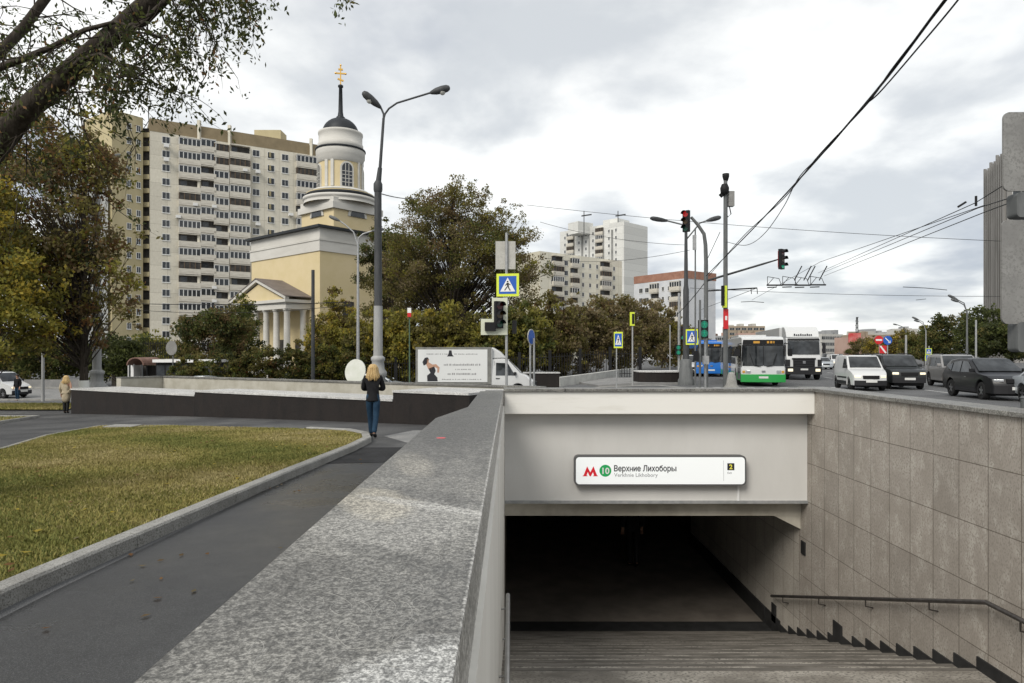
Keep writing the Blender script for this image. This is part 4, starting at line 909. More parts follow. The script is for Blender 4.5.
# ------------------------------------------------------------------ churchyard fence, canopy, kiosk
t = thing('iron_fence', 'long dark iron fence of upright bars round the churchyard', 'fence', (-14, 54, g(-14, 54)))
mb = MB(); a = G(238, 54); b = G(640, 56); n = 150
for i in range(n):
    p = a.lerp(b, i/n); z = g(p.x, p.y); mb.bar((p.x,p.y,z), (p.x,p.y,z+2.2), .045, .045)
for h_ in (.3, 1.95):
    for i in range(20): p = a.lerp(b, i/20); q = a.lerp(b, (i+1)/20); mb.bar((p.x,p.y,g(p.x,p.y)+h_), (q.x,q.y,g(q.x,q.y)+h_), .06, .05)
mb.build('bars', m_blk, t, True)
for i in range(14): p = a.lerp(b, i/13); z = g(p.x, p.y); mb = MB(); mb.box(p.x-.12, p.x+.12, p.y-.12, p.y+.12, z, z+2.5); mb.build('post', m_blk, t, True)
t = thing('stone_fence', 'low stone wall carrying a dark metal fence beside the arched canopy', 'fence', G(160, 66))
a = G(127, 66); b = G(230, 66); mb = MB(); wallseg(mb, a, b, .4, a.z-.2, a.z+2.6); mb.build('wall', M('rubble_stone', (.17,.15,.12), (.26,.235,.2), rough=.9, scale=2), t, True)
mb = MB()
for i in range(60): p = a.lerp(b, i/60); mb.bar((p.x,p.y+.2,a.z+2.6), (p.x,p.y+.2,a.z+4.3), .05, .05)
mb.bar((a.x,a.y+.2,a.z+4.1), (b.x,b.y+.2,a.z+4.1), .06, .06); mb.build('bars', m_blk, t, True)
mb = MB(); mb.box(a.x-1.2, a.x+1.2, 65.5, 66.6, a.z-.2, a.z+3.2); mb.build('pier', M('pier_stone', (.2,.17,.14), (.28,.25,.21), rough=.9, scale=2), t, True)
mb = MB(); a = G(-60, 61.5); b = G(100, 61.5); wallseg(mb, a, b, .3, a.z-.1, a.z+.75)
tag(mb.build('low_wall', m_pave), 'low grey wall on the far side of the side street', 'wall')
t = thing('entrance_canopy', 'small entrance with an arched brown roof at the end of the dark kiosk', 'canopy', G(145, 60))
c = G(145, 60); mb = MB(); rr = .75
arcp = [(math.cos(k/10*math.pi)*rr, math.sin(k/10*math.pi)*rr*.9) for k in range(11)]
mb.prism(arcp+[(x*.88, z*.88) for x, z in arcp[::-1]], ((c.x,58.4,c.z+2.1),(1,0,0),(0,0,1)), (.55,2.2,0)); mb.build('roof', M('brown_roof', (.16,.09,.07), (.24,.15,.12), rough=.6, scale=2), t, True)
mb = MB()
for x, y in ((-.55,58.5),(.55,58.5),(-.05,60.4),(1.05,60.4)): mb.box(c.x+x-.06, c.x+x+.06, y, y+.12, c.z, c.z+2.15)
mb.build('post', m_poled, t, True)
mb = MB(); mb.box(c.x-.95, c.x-.45, 59, 60.2, c.z, c.z+2.2); mb.build('side_panel', m_white, t, True)
mb = MB(); mb.box(c.x-.5, c.x+1.1, 60.55, 60.65, c.z, c.z+2.0); mb.build('doorway', m_dark, t, True)
t = thing('kiosk', 'long black kiosk with a thin white flat roof', 'kiosk', G(184, 58))
a = G(156, 58); b = G(213, 58); mb = MB(); mb.box(a.x, b.x, 58, 60.5, a.z-.1, a.z+2.35); mb.build('body', m_blk, t, True)
mb = MB(); mb.box(a.x-.15, b.x+.3, 57.7, 60.7, a.z+2.352, a.z+2.6); mb.build('roof', m_white, t, True)
mb = MB()
for i in range(6): x = a.x+(b.x-a.x)*(i+.5)/6; mb.box(x-.34, x+.34, 57.98, 57.998, a.z+1.1, a.z+2.1)
mb.build('window', m_glass, t, True)
# ------------------------------------------------------------------ street lamps, poles, signs
def head(mb, p, d, L_=.75, w=.16, mi=0):
    p = Vector(p); d = Vector(d).normalized()
    pts = [p+d*L_*q for q in (0,.08,.3,.6,.85,.97,1)]; mb.tube(pts, [w*.3,w*.5,w*.85,w,w*.9,w*.55,w*.15], 10, mi=mi)
m_lampg = M('lamp_lens', (.5,.5,.46), rough=.3)
t = thing('street_lamp', 'tall two armed street lamp rising behind the blonde woman', 'street lamp', G(378, 26))
b0 = G(378, 26); Z = 26
mb = MB(); mb.lathe([(.36,0),(.36,.5),(.3,.8),(.28,1.3),(.34,1.36),(.34,1.5),(.25,1.62),(.23,1.9),(.27,1.95),(.27,2.05),(.18,2.12)], b0, 16); mb.build('base', m_polel, t, True)
mb = MB(); mb.tube([b0+Vector((0,0,2.1)), P(378.2,306,Z)], [.175,.165], 14); mb.build('lower_pole', m_polel, t, True)
mb = MB(); mb.tube([P(378.2,306,Z), P(378,190,Z)], [.15,.135], 14); mb.tube([P(378,192,Z),P(378,190,Z),P(378,184,Z),P(378.4,181,Z)], [.15,.17,.17,.11], 14); mb.tube([P(378.4,182,Z),P(380,168,Z)], [.11,.085], 12); mb.tube([P(380,169,Z),P(383.6,118,Z)], [.062,.05], 10); mb.build('upper_pole', m_poled, t, True)
mb = MB(); mb.tube([P(383.6,119,Z),P(383.6,114,Z),P(381.5,109,Z),P(379,105,Z)], .038, 8); mb.build('arm', m_poled, t, True)
mb = MB(); mb.tube([P(383.6,119,Z),P(385,114,Z),P(389,108.5,Z),P(397,103,Z),P(431,92.6,Z)], .038, 8); mb.build('arm', m_poled, t, True)
for a, b, dy in (((381,108),(364.5,95.5),-.35),((430,93),(450,87.5),.0)):
    p = P(*a, Z); q = P(*b, Z)+Vector((0,dy,0)); mb = MB(); head(mb, p, q-p, (q-p).length, .15); h_ = mb.build('lamp_head', m_poled, t, True)
    m2 = MB(); m_ = p.lerp(q, .62)+Vector((0,0,-.1)); m2.lathe([(.12,0),(.1,-.06),(.05,-.1),(.0,-.11)], m_, 10); o = m2.build('lens', m_lampg, h_); o.location = -t.location
def lamp(name_label, px, Z, top, arms, r=.1, group=None, mat=None, cat='street lamp'):
    b0 = G(px, Z); t = thing('street_lamp', name_label, cat, b0, group=group)
    mb = MB(); mb.tube([b0, b0+Vector((0,0,1.6))], [r*1.5,r*1.4], 10); mb.tube([b0+Vector((0,0,1.6)), P(px, top, Z)], [r,r*.6], 10); mb.build('pole', mat or m_pole, t, True)
    for arm in arms:
        mb = MB(); q = [P(px, top+2, Z)]+[P(x, y, Z) for x, y in arm[:-1]]; mb.tube(q, r*.45, 6); mb.build('arm', mat or m_pole, t, True)
        a = P(*arm[-2], Z); b = P(*arm[-1], Z); mb = MB(); head(mb, a, b-a, (b-a).length, .13); mb.build('lamp_head', m_pole, t, True)
    return t
lamp('slim grey street lamp with a curved neck in front of the church', 358, 48, 244, [[(353.5,232),(345,224.5),(340,221),(329,216)],[(358.5,238),(363,234),(372,231),(384,229)]], .12, mat=m_galv)
lamp('distant street lamp with two heads above the silver car', 967, 62, 310, [[(964,303),(958,300),(948,295)],[(964,305),(959,302),(951,299)]], .1)
lamp('far street lamp with two heads left of the trees', 926, 88, 330, [[(923,322),(919,320),(912,317)],[(924,325),(920,322),(914,320)]], .1, mat=m_galv)
lamp('far thin street lamp further down the avenue', 906, 120, 330, [[(903,327),(898,325),(893,324)]], .14)
lamp('thin grey lamp behind the signal poles', 669, 80, 245, [[(668,240),(664,238),(655,234)]], .13, mat=m_galv) if False else None
def pole(name, label, cat, px, Z, top, r, mat, dz=0):
    b0 = G(px, Z); t = thing(name, label, cat, b0); mb = MB(); mb.tube([b0+Vector((0,0,dz)), P(px, top, Z)], [r, r*.85], 10); mb.build('pole', mat, t, True); return t
pole('wooden_pole', 'dark bare pole in front of the church porch', 'pole', 313, 50, 270, .14, m_poled)
pole('wooden_pole', 'grey concrete post under the rusty maple', 'pole', 43, 44, 340, .1, m_polel)
pole('wooden_pole', 'thin pale post among the right hand trees', 'pole', 976, 70, 320, .1, m_galv)
pole('wooden_pole', 'thin grey mast left of the planter', 'pole', 670, 70, 325, .07, m_polel)
pole('wooden_pole', 'pale post behind the dark off road car', 'pole', 906, 75, 335, .12, m_polel)
t = thing('street_lamp', 'thick pale column with a turned foot left of the dark parapet', 'street lamp', G(97, 40)); b0 = G(97, 40)
mb = MB(); mb.lathe([(.55,0),(.55,.7),(.62,.75),(.62,1.0),(.4,1.2),(.34,1.35),(.34,1.7),(.4,1.75),(.4,1.9),(.26,2.0)], b0, 16); mb.build('base', m_polel, t, True)
mb = MB(); mb.tube([b0+Vector((0,0,2)), P(97, 170, 40)], [.24,.14], 12); mb.build('pole', m_polel, t, True)
mb = MB(); mb.tube([P(97,171,40), P(100,162,40), P(108,158,40)], .05, 8); head(mb, P(108,158,40), (1,0,.2), .8, .15); mb.build('arm', m_pole, t, True)
# pedestrian figure on crossing signs
def crossing_sign(parent, c, s_, yaw=0, slim=1.0, name='crossing_sign', border=.09, world=True):
    """blue sign with white triangle and walking figure in a bright border; faces -y before yaw"""
    mt = Matrix.Translation(Vector(c)-(parent.location if parent else Vector())) @ Matrix.Rotation(yaw, 4, 'Z') @ Matrix.Diagonal((slim,1,1,1))
    h = s_/2; mb = MB(mt)
    mb.box(-h, h, 0, .03, -h, h, 0); k = h*(1-border*2.2)
    mb.box(-k, k, -.006, -.001, -k, k, 1)
    mb.prism([(-k*.86,-k*.74),(k*.86,-k*.74),(0,k*.84)], ((0,-.011,0),(1,0,0),(0,0,1)), (0,.004,0), 2)
    f_ = lambda q: mb.prism([(a*k, b*k) for a, b in q], ((0,-.016,0),(1,0,0),(0,0,1)), (0,.004,0), 3)
    f_([(-.07,.3),(.07,.3),(.1,.38),(.06,.46),(-.06,.46),(-.1,.38)]); f_([(-.1,.24),(.1,.24),(.14,-.12),(-.06,-.12)])
    f_([(-.06,-.12),(.06,-.12),(-.12,-.38),(-.3,-.62),(-.4,-.58),(-.22,-.34)]); f_([(0,-.12),(.14,-.12),(.2,-.36),(.36,-.6),(.24,-.64),(.08,-.38)])
    f_([(-.1,.22),(-.04,.12),(-.24,-.1),(-.3,-.04)]); f_([(.08,.22),(.1,.08),(.3,-.04),(.34,.04)])
    o = mb.build(name, [m_yel, m_blue, m_white, m_blk], parent); return o
def signal(parent, c, yaw, lit=None, n=3, w=.3, name='traffic_light', sz=1.0):
    """n lamp traffic light facing -y before yaw"""
    mt = Matrix.Translation(Vector(c)-(parent.location if parent else Vector())) @ Matrix.Rotation(yaw, 4, 'Z') @ Matrix.Scale(sz, 4)
    mb = MB(mt); H_ = n*.32
    mb.box(-.15, .15, 0, .16, -H_/2, H_/2)
    o = mb.build(name, m_blk, parent)
    for k in range(n):
        z = H_/2-.16-k*.32; cs_ = MB(mt)
        cs_.add([(.13*math.cos(a*.5236), -.003, z+.13*math.sin(a*.5236)) for a in range(12)], [tuple(range(12))])
        cc = [(.4,.02,.02),(.35,.2,.02),(.0,.35,.2)][k] if n == 3 else [(.3,.02,.02),(0,.35,.2)][k]
        on = lit == k or lit == 'all'
        mm = LAMP[(k if n == 3 else (0,2)[k], on)]; cs_.build('lens', mm, o)
        vz = MB(mt); vz.add([(.14*math.cos(a/8*math.pi), -.0 if j == 0 else -.2, z+.14*math.sin(a/8*math.pi)) for j in (0,1) for a in range(9)], [(a,a+1,a+10,a+9) for a in range(8)]); vz.build('visor', m_blk, o)
    return o
LAMP = {}
for k, c in enumerate(((.5,.015,.015),(.4,.22,.02),(.0,.4,.22))):
    LAMP[(k, False)] = M('lens_off', tuple(q*.12 for q in c), rough=.25); LAMP[(k, True)] = M('lens_lit', tuple(q*.3 for q in c), rough=.25, emit=c, es=.35)
# main sign pole
Z = 27; t = thing('sign_pole', 'sign post with a crossing sign and a white backed traffic light left of the portal', 'sign post', G(507, Z))
mb = MB(); mb.tube([G(506.5, Z), P(506.5,233,Z)], .055, 10); mb.build('pole', m_galv, t, True)
m_sback = M('sign_back_pale', (.42,.41,.37), (.5,.49,.45), rough=.5, scale=3, speck=(.4,.39,.36), spscale=25)
a = P(495.5,269,Z); b = P(515.5,241,Z); mb = MB(); mb.box(a.x, b.x, Z+.06, Z+.09, a.z, b.z); mb.build('sign_back', m_sback, t, True)
crossing_sign(t, P(507.7,285.2,Z)+Vector((0,-.09,0)), .9, R(-10), border=.1)
mb = MB(); a = P(492,335,Z); b = P(507.5,298,Z); c = P(481,335,Z); d = P(492,319,Z)
def fr_box(x0,x1,z0,z1): mb.box(x0,x1,Z-.12,Z-.10,z0,z1)
fr_box(a.x,b.x,a.z,b.z); fr_box(c.x,a.x-.001,a.z,d.z); mb.build('backing_board', m_yel if False else M('pale_board', (.6,.62,.5), rough=.5), t, True)
o = signal(t, ((P(500,0,Z).x), Z-.28, P(0,315,Z).z), R(35), None, 3, sz=1.1)
mb = MB(); a = P(485,331,Z); b = P(496,322.5,Z); mb.box(a.x,b.x,Z-.3,Z-.121,a.z,b.z); mb.build('arrow_section', m_blk, t, True)
o = signal(t, (P(514.5,0,Z).x, Z+.1, P(0,327,Z).z), R(170), None, 3, sz=.55, name='rear_signal')
# disc sign on two posts
Z = 30; t = thing('disc_sign', 'blue disc sign seen almost edge on with two thin posts', 'sign', G(532, Z))
for px in (530.3, 534): mb = MB(); mb.tube([G(px,Z), P(px,338 if px > 531 else 342,Z)], .045, 8); mb.build('post', m_galv, t, True)
mb = MB(Matrix.Translation(P(531.5,337,Z)-t.location) @ Matrix.Rotation(R(62), 4, 'Z')); mb.prism([(math.cos(a*.2618)*.35, math.sin(a*.2618)*.35) for a in range(24)], ((0,0,0),(1,0,0),(0,0,1)), (0,.03,0), 0)
mb.prism([(math.cos(a*.2618)*.31, math.sin(a*.2618)*.31) for a in range(24)], ((0,-.004,0),(1,0,0),(0,0,1)), (0,.003,0), 1); mb.build('disc', [m_sback, m_blue], t)
# red/white topped post
t = pole('marker_post', 'thin green post with a red and white marker at its top', 'post', 409.5, 34, 312, .035, M('post_green', (.08,.13,.09), rough=.6)); mb = MB(); p = P(409.5,313,34); mb.box(p.x-.09,p.x+.09,33.9,34.0,p.z-.2,p.z+.0,0); mb.box(p.x-.09,p.x+.09,33.9,34.0,p.z+.002,p.z+.25,1); mb.build('marker', [m_red, m_white], t, True)
# round white disc left of lamp
t = thing('round_board', 'round white board leaning behind the foot of the slim street lamp', 'sign', G(355, 36)); p = P(355,371.5,36)
mb = MB(Matrix.Translation(p-t.location) @ Matrix.Rotation(R(-25), 4, 'Z') @ Matrix.Rotation(R(-8), 4, 'X')); mb.prism([(math.cos(a*.2094)*.66, math.sin(a*.2094)*.66) for a in range(30)], ((0,0,0),(1,0,0),(0,0,1)), (0,.06,0)); mb.build('disc', M('white_board', (.62,.63,.58), (.55,.57,.5), rough=.6, scale=2), t)
mb = MB(); mb.bar(G(355,36.3), p+Vector((0,.1,0)), .08, .08); mb.build('stand', m_galv, t, True)
t = pole('round_sign', 'round grey sign back near the arched canopy', 'sign', 173, 52, 342, .05, m_pole); mb = MB(); p = P(172,348,52); mb.prism([(math.cos(a*.2618)*.42+p.x, math.sin(a*.2618)*.55+p.z) for a in range(24)], ((0,51.9,0),(1,0,0),(0,0,1)), (0,.04,0)); mb.build('disc', m_signback, t, True)
# small crossing signs
t = pole('sign_pole', 'small crossing sign on a thin post in front of the brown bushes', 'sign post', 616.5, 33, 331, .035, m_galv); crossing_sign(t, P(618,340,33)+Vector((0,-.08,0)), .78, R(-20), .55)
t = pole('sign_pole', 'taller thin post with a narrow green and yellow sign behind the small crossing sign', 'sign post', 632.5, 40, 313, .05, m_polel); mb = MB(); p = P(632,319,40); mb.box(p.x-.14,p.x+.14,39.9,39.94,p.z-.4,p.z+.4,0); mb.box(p.x-.02,p.x+.12,39.885,39.899,p.z-.3,p.z+.3,1); mb.build('sign', [m_yel, m_blk], t, True)
# dark lamp post with flared foot
Z = 42; t = thing('street_lamp', 'dark tapering lamp post with a heavy flared foot and two long arms', 'street lamp', G(686, Z)); b0 = G(686, Z)
mb = MB(); mb.lathe([(.5,0),(.5,.3),(.42,.45),(.42,1.0),(.35,1.15),(.35,1.5),(.22,1.6)], b0, 14); mb.build('base', m_pole, t, True)
mb = MB(); mb.tube([b0+Vector((0,0,1.5)), P(686,290,Z), P(686,285,Z), P(686,228,Z)], [.2,.18,.13,.09], 12); mb.build('pole', m_poled, t, True)
for pts, hd in (([(686,232),(684,225),(668,221)], (650,218)), ([(686,240),(700,223),(706,221)], (721,217))):
    mb = MB(); mb.tube([P(x,y,Z) for x, y in pts], .05, 6); mb.build('arm', m_pole, t, True); a = P(*pts[-1],Z); b = P(*hd,Z); mb = MB(); head(mb, a, b-a, (b-a).length, .15); mb.build('lamp_head', m_poled, t, True)
crossing_sign(t, P(692,337,Z-.4), .95, R(-30), .8)
# arched signal pole
Z = 34; t = thing('signal_pole', 'pole arched over at the top with a red traffic light and a long boom', 'traffic light', G(706, Z))
mb = MB(); mb.tube([G(706,Z), P(706,262,Z), P(705.5,245,Z), P(704,234,Z), P(698,225,Z), P(691,217,Z)], [.11,.105,.1,.09,.08,.07], 12); mb.build('pole', m_pole, t, True)
signal(t, P(685.5,221,Z-.2), R(-42), 0, 3, sz=1.1)
mb = MB(); a = P(706,281,Z); b = P(783,258,Z-3); mb.tube([a, a.lerp(b,.75), b], [.06,.05,.03], 8); mb.build('boom', m_poled, t, True)
signal(t, P(783,259,Z-3.2), R(38), 2, 3, sz=.95, name='boom_signal')
mb = MB(); mb.bar(P(779.5,267.5,Z-3), P(779.5,251,Z-3), .14, .04); mb.build('red_side_panel', m_red, t, True)
mb = MB(); mb.tube([P(706,291,Z), P(757,288,Z)], .035, 6)
for x in (751, 757): mb.tube([P(x,288,Z), P(x+.4,294,Z)], .02, 5)
mb.build('trolley_arm', m_blk, t, True)
# camera mast
Z = 33; t = thing('camera_mast', 'tall mast with traffic cameras at its top and a grey cabinet', 'mast', G(725.5, Z))
mb = MB(); mb.tube([G(725.5,Z), P(725.5,200,Z), P(725.5,178,Z)], [.12,.1,.09], 12); mb.build('pole', m_pole, t, True)
mb = MB(); mb.lathe([(.06,0),(.12,.12),(.17,.3),(.17,.42),(.1,.44)], P(725.8,182.5,Z), 10); mb.build('camera_dome', m_blk, t, True)
mb = MB(); mb.lathe([(.1,0),(.2,.1),(.22,.3),(.14,.5)], P(724,195,Z)+Vector((0,-.1,0)), 10); mb.bar(P(720.5,196,Z), P(727,190,Z), .2, .2); mb.build('camera', m_blk, t, True)
a = P(728,206.5,Z); mb = MB(); mb.box(a.x, a.x+.27, Z-.15, Z+.15, a.z, a.z+.72); mb.build('cabinet', m_signback, t, True)
mb = MB(); mb.tube([P(727,206,Z),P(726,213,Z),P(728,217,Z),P(731,214,Z),P(729.5,207,Z)], .025, 6); mb.build('cable_loop', m_wire, t, True)
mb = MB(); a = P(723,308,Z); mb.box(a.x-.09, a.x+.09, Z-.35, Z-.13, a.z, a.z+1.05); mb.build('side_on_sign', m_yel, t, True)
mb = MB(); a = P(721,307,Z); mb.box(a.x-.06, a.x+.05, Z-.4, Z-.2, a.z+.05, a.z+1.0); mb.build('dark_case', m_blk, t, True)
mb = MB(); a = P(724.5,329,Z); mb.box(a.x-.1, a.x+.14, Z-.16, Z-.13, a.z, a.z+.95, 0); mb.box(a.x-.02, a.x+.08, Z-.166, Z-.161, a.z+.42, a.z+.62, 1); mb.build('red_sign', [m_red, m_white], t, True)
t = pole('signal_pole', 'short grey post with a walking green man signal', 'traffic light', 705.3, 31, 318, .05, m_galv)
def walker(parent, c, yaw, sz, green=True):
    mt = Matrix.Translation(Vector(c)-parent.location) @ Matrix.Rotation(yaw, 4, 'Z') @ Matrix.Scale(sz, 4); mb = MB(mt); mb.box(-.16,.16,0,.18,-.33,.33)
    o = mb.build('signal_box', m_blk, parent)
    for z in (.16,-.16):
        mb = MB(mt); mb.prism([(.14*math.cos(a*.5236), z+.14*math.sin(a*.5236)) for a in range(12)], ((0,-.004,0),(1,0,0),(0,0,1)), (0,.003,0)); mb.build('lens', m_gdark, o)
        mb = MB(mt); f_ = lambda q: mb.prism([(a*.12, z+b*.12) for a, b in q], ((0,-.009,0),(1,0,0),(0,0,1)), (0,.003,0))
        f_([(-.15,.65),(.15,.65),(.15,.95),(-.15,.95)]); f_([(-.2,.55),(.2,.55),(.2,-.1),(-.15,-.1)]); f_([(-.15,-.1),(.05,-.1),(-.3,-.9),(-.55,-.9)]); f_([(0,-.1),(.2,-.1),(.55,-.85),(.3,-.9)]); f_([(.2,.5),(.2,.3),(.65,0),(.7,.15)]); f_([(-.2,.5),(-.2,.3),(-.65,0),(-.7,.15)])
        mb.build('walking_figure', LAMP[(2, True)], o)
m_gdark = M('green_dark_lens', (.01,.09,.06), rough=.3, emit=(0,.2,.12), es=.25)
walker(t, P(704.3,329,30.8), R(10), 1.25); mb = MB(); a = P(705.3,362,30.9); mb.box(a.x-.13, a.x+.13, 30.75, 30.93, a.z-.1, a.z+.28); mb.build('push_button_box', m_galv, t, True)
t = pole('sign_pole', 'bare grey post with a round foot beside the green man signal', 'sign post', 700, 30.5, 300, .055, m_pole); mb = MB(); mb.lathe([(.22,0),(.2,.15),(.1,.3),(.06,.32)], G(700,30.5), 12); mb.build('foot', m_kerb, t, True)
mb = MB(); a = P(696,352,30.4); mb.box(a.x-.12, a.x+.1, 30.3, 30.4, a.z-.4, a.z+.05); mb.build('small_box', m_blk, t, True)
t = pole('signal_pole', 'far slim post with a small green signal left of the flared lamp post', 'traffic light', 679, 44, 293, .09, m_galv); walker(t, P(678.5,350,43.7), R(5), 1.0); signal(t, P(683,333,43.6), R(0), 2, 3, sz=.9)
t = pole('wooden_pole', 'thin dark conduit mast between the two signal poles', 'pole', 695.3, 40, 228, .05, m_pole); mb = MB(); mb.bar(P(694.5,250,39.9), P(694.5,235,39.9), .2, .12); mb.build('junction_box', m_galv, t, True)
t = thing('concrete_bollard', 'pale conical concrete block at the foot of the camera mast', 'bollard', G(731, 32)); b0 = G(731.5, 32)
mb = MB(Matrix.Translation(Vector((0,0,0)))); mb.lathe([(.6,0),(.55,.12),(.26,.42),(.17,.9),(.12,1.0),(0,1.03)], b0, 14); mb.build('block', m_kerb, t, True)
# signs on the right, seen small
m_wsign = m_white
t = pole('road_sign', 'no entry sign with a red stripe board under it', 'road sign', 879.5, 66, 336, .07, m_galv)
def discpy(t, px, py, Y, r, m_, extra=None):
    p = P(px, py, Y); mb = MB(); mb.prism([(p.x+r*math.cos(a*.2618), p.z+r*math.sin(a*.2618)) for a in range(24)], ((0,Y-.12,0),(1,0,0),(0,0,1)), (0,.03,0)); 
    mb.build('disc', m_, t, True)
    mb = MB(); extra(mb, p, Y); mb.build('symbol', m_white, t, True)
discpy(t, 878.3, 340, 66, .42, m_red, lambda mb, p, Y: mb.box(p.x-.3, p.x+.3, Y-.13, Y-.121, p.z-.08, p.z+.08))
p = P(882.3,349.5,66); mb = MB(); mb.box(p.x-.33,p.x+.33,65.86,65.9,p.z-.38,p.z+.38,0); mb.prism([(-.33,.3),(-.2,.38),(.33,-.3),(.2,-.38)], ((p.x,65.85,p.z),(1,0,0),(0,0,1)), (0,.008,0), 1); mb.build('striped_board', [m_red, m_white], t, True)
t = pole('road_sign', 'blue disc sign with a white slanting arrow', 'road sign', 887.5, 64, 336, .06, m_galv)
discpy(t, 887, 340.3, 64, .42, m_blue, lambda mb, p, Y: (mb.prism([(-.26,.2),(-.2,.26),(.2,-.14),(.14,-.2)], ((p.x,Y-.13,p.z),(1,0,0),(0,0,1)), (0,.008,0)), mb.prism([(.26,-.26),(.02,-.24),(.24,-.02)], ((p.x,Y-.13,p.z),(1,0,0),(0,0,1)), (0,.008,0))))
t = pole('road_sign', 'pair of yellow edged crossing signs one above the other', 'road sign', 929, 55, 346, .05, m_galv); crossing_sign(t, P(928.8,351.5,54.9), .5, 0); crossing_sign(t, P(928.5,357.5,54.9), .5, 0)
# big sign backs at the right edge
Z = 9.5; t = thing('sign_pole', 'close post carrying two large grey sign backs with rounded corners at the right edge', 'sign post', (P(1040,0,Z).x, Z, 0))
x_ = P(1040,0,Z).x; mb = MB(); mb.tube([(x_,Z,g(x_,Z)),(x_,Z,P(0,105,Z).z)], .045, 12); mb.build('pole', m_galv, t, True)
for y0, y1, x0 in ((191,112,1003.5),(324,220,1002)):
    a = P(x0, y0, Z+.07); b = P(x0, y1, Z+.07); w = 1.02; mb = MB(); mb.prism(rrect(a.x, a.x+w, a.z, b.z, .09), ((0,Z+.07,0),(1,0,0),(0,0,1)), (0,.03,0)); mb.build('sign_back', m_signback, t, True)
    for f_ in (.25,.75): mb = MB(); z = a.z+(b.z-a.z)*f_; mb.box(x_-.07,x_+.07,Z-.06,Z+.069,z-.02,z+.02); mb.build('clamp', m_galv, t, True)
for y0, y1, x0 in ((217,192,1017),(352,322,1018)):
    a = P(x0, y0, Z+.05); b = P(x0, y1, Z+.05); mb = MB(); mb.prism(rrect(a.x, a.x+.5, a.z, b.z, .06), ((0,Z+.05,0),(1,0,0),(0,0,1)), (0,.2,0)); mb.build('lower_plate', m_pole, t, True)
mb = MB(); a = P(1024,397,Z); mb.tube([(a.x+.05,Z,1.0),(a.x+.05,Z,1.25)], .06, 10); t2 = None
t = thing('marker_post', 'short dark post stub behind the coping at the right edge', 'post', (P(1024,0,8).x, 8, 0)); mb = MB(); x_ = P(1025,0,8).x; mb.tube([(x_,8,g(x_,8)),(x_,8,P(0,398,8).z)], [.05,.045], 10); mb.tube([(x_,8,P(0,398,8).z),(x_,8,P(0,396,8).z)], [.055,.03], 10); mb.build('post_body', m_pole, t, True)
# ------------------------------------------------------------------ overhead wires
def wire(label, pts, r=.012, sag=0, name='overhead_wire', group=None, cat='wire'):
    q = [P(*p) for p in pts]
    if len(q) == 2 and sag:
        a, b = q; q = [a.lerp(b, i/16)-Vector((0,0,4*sag*(i/16)*(1-i/16))) for i in range(17)]
    o = MB().tube(q, r, 5).build(name, m_wire); return tag(o, label, cat, group)
def bez(pts, n=8):
    out = []
    for k in range(len(pts)-1):
        p0, p1, p2, p3 = [Vector(pts[max(0, min(len(pts)-1, k+d))]) for d in (-1,0,1,2)]
        for i in range(n):
            f_ = i/n; out.append(tuple(.5*((2*p1)+(-p0+p2)*f_+(2*p0-5*p1+4*p2-p3)*f_*f_+(-p0+3*p1-3*p2+p3)*f_**3)))
    return out+[pts[-1]]
main = [(985,-50,7),(945,0,7.8),(896,66,9),(866,103,11),(822,154,14),(782,198,18.5),(747,235,24),(706,276,33.8)]
wire('thick twisted cable sweeping down from the top right to the signal pole', bez(main), .019)
wire('second strand wound round the thick cable', bez([(x+(3 if i % 2 else -3)*(.35+i*.08), y, z) for i, (x, y, z) in enumerate(main)]), .013)
wire('slack cable looping below the thick cable to the camera mast', bez([(995,-50,7),(958,0,8),(918,48,9.1),(880,92,10.5),(861,109,11.3),(829,147,14),(800,176,17),(784,206,20),(765,233,24),(747,245,28),(727,242,32.9)]), .012)
wire('cable carrying on from the signal pole down past the lamp post', [(706,281,34),(664,325,44)], .02, .2)
ww = [('upper trolley wire running right over the cars', (818,273,60),(975,203,20),(1060,150,12)),
      ('second trolley wire over the cars', (822,273,60),(978,208,20),(1060,182,12)),
      ('third trolley wire over the cars', (824,276,60),(985,212,19),(1060,184,12))]
for l_, a, b, c in ww: wire(l_, [a,b,c], .014)
wire('thin support wire crossing the sky above the truck', [(527,205,40),(1100,245,30)], .012, .3)
wire('thin support wire from the oak to the dark lamp post', [(540,222,45),(686,245,42)], .013, .3)
wire('long thin wire from the right hand trees to the lamp post', [(690,288,44),(1080,296,40)], .013, .2)
wire('thin wire in front of the tower block', [(60,300,60),(352,302,48)], .03, .3)
wire('lower wire in front of the tower block', [(100,306,62),(350,305,48)], .02, .6)
wire('short wire from the tall lamp into the oak', [(382,194,26),(420,198,40)], .02, .1)
wire('wire in front of the white flats', [(545,258,60),(690,250,42)], .014, .5)
wire('diagonal guy wire behind the camera mast', [(720,232,34),(706,262,34)], .016)
wire('low trolley wire going down the avenue', [(757,288,34),(700,310,60)], .014)
wire('hanging trolley wire over the bus', [(752,300,50),(820,262,34),(985,205,18)], .011)
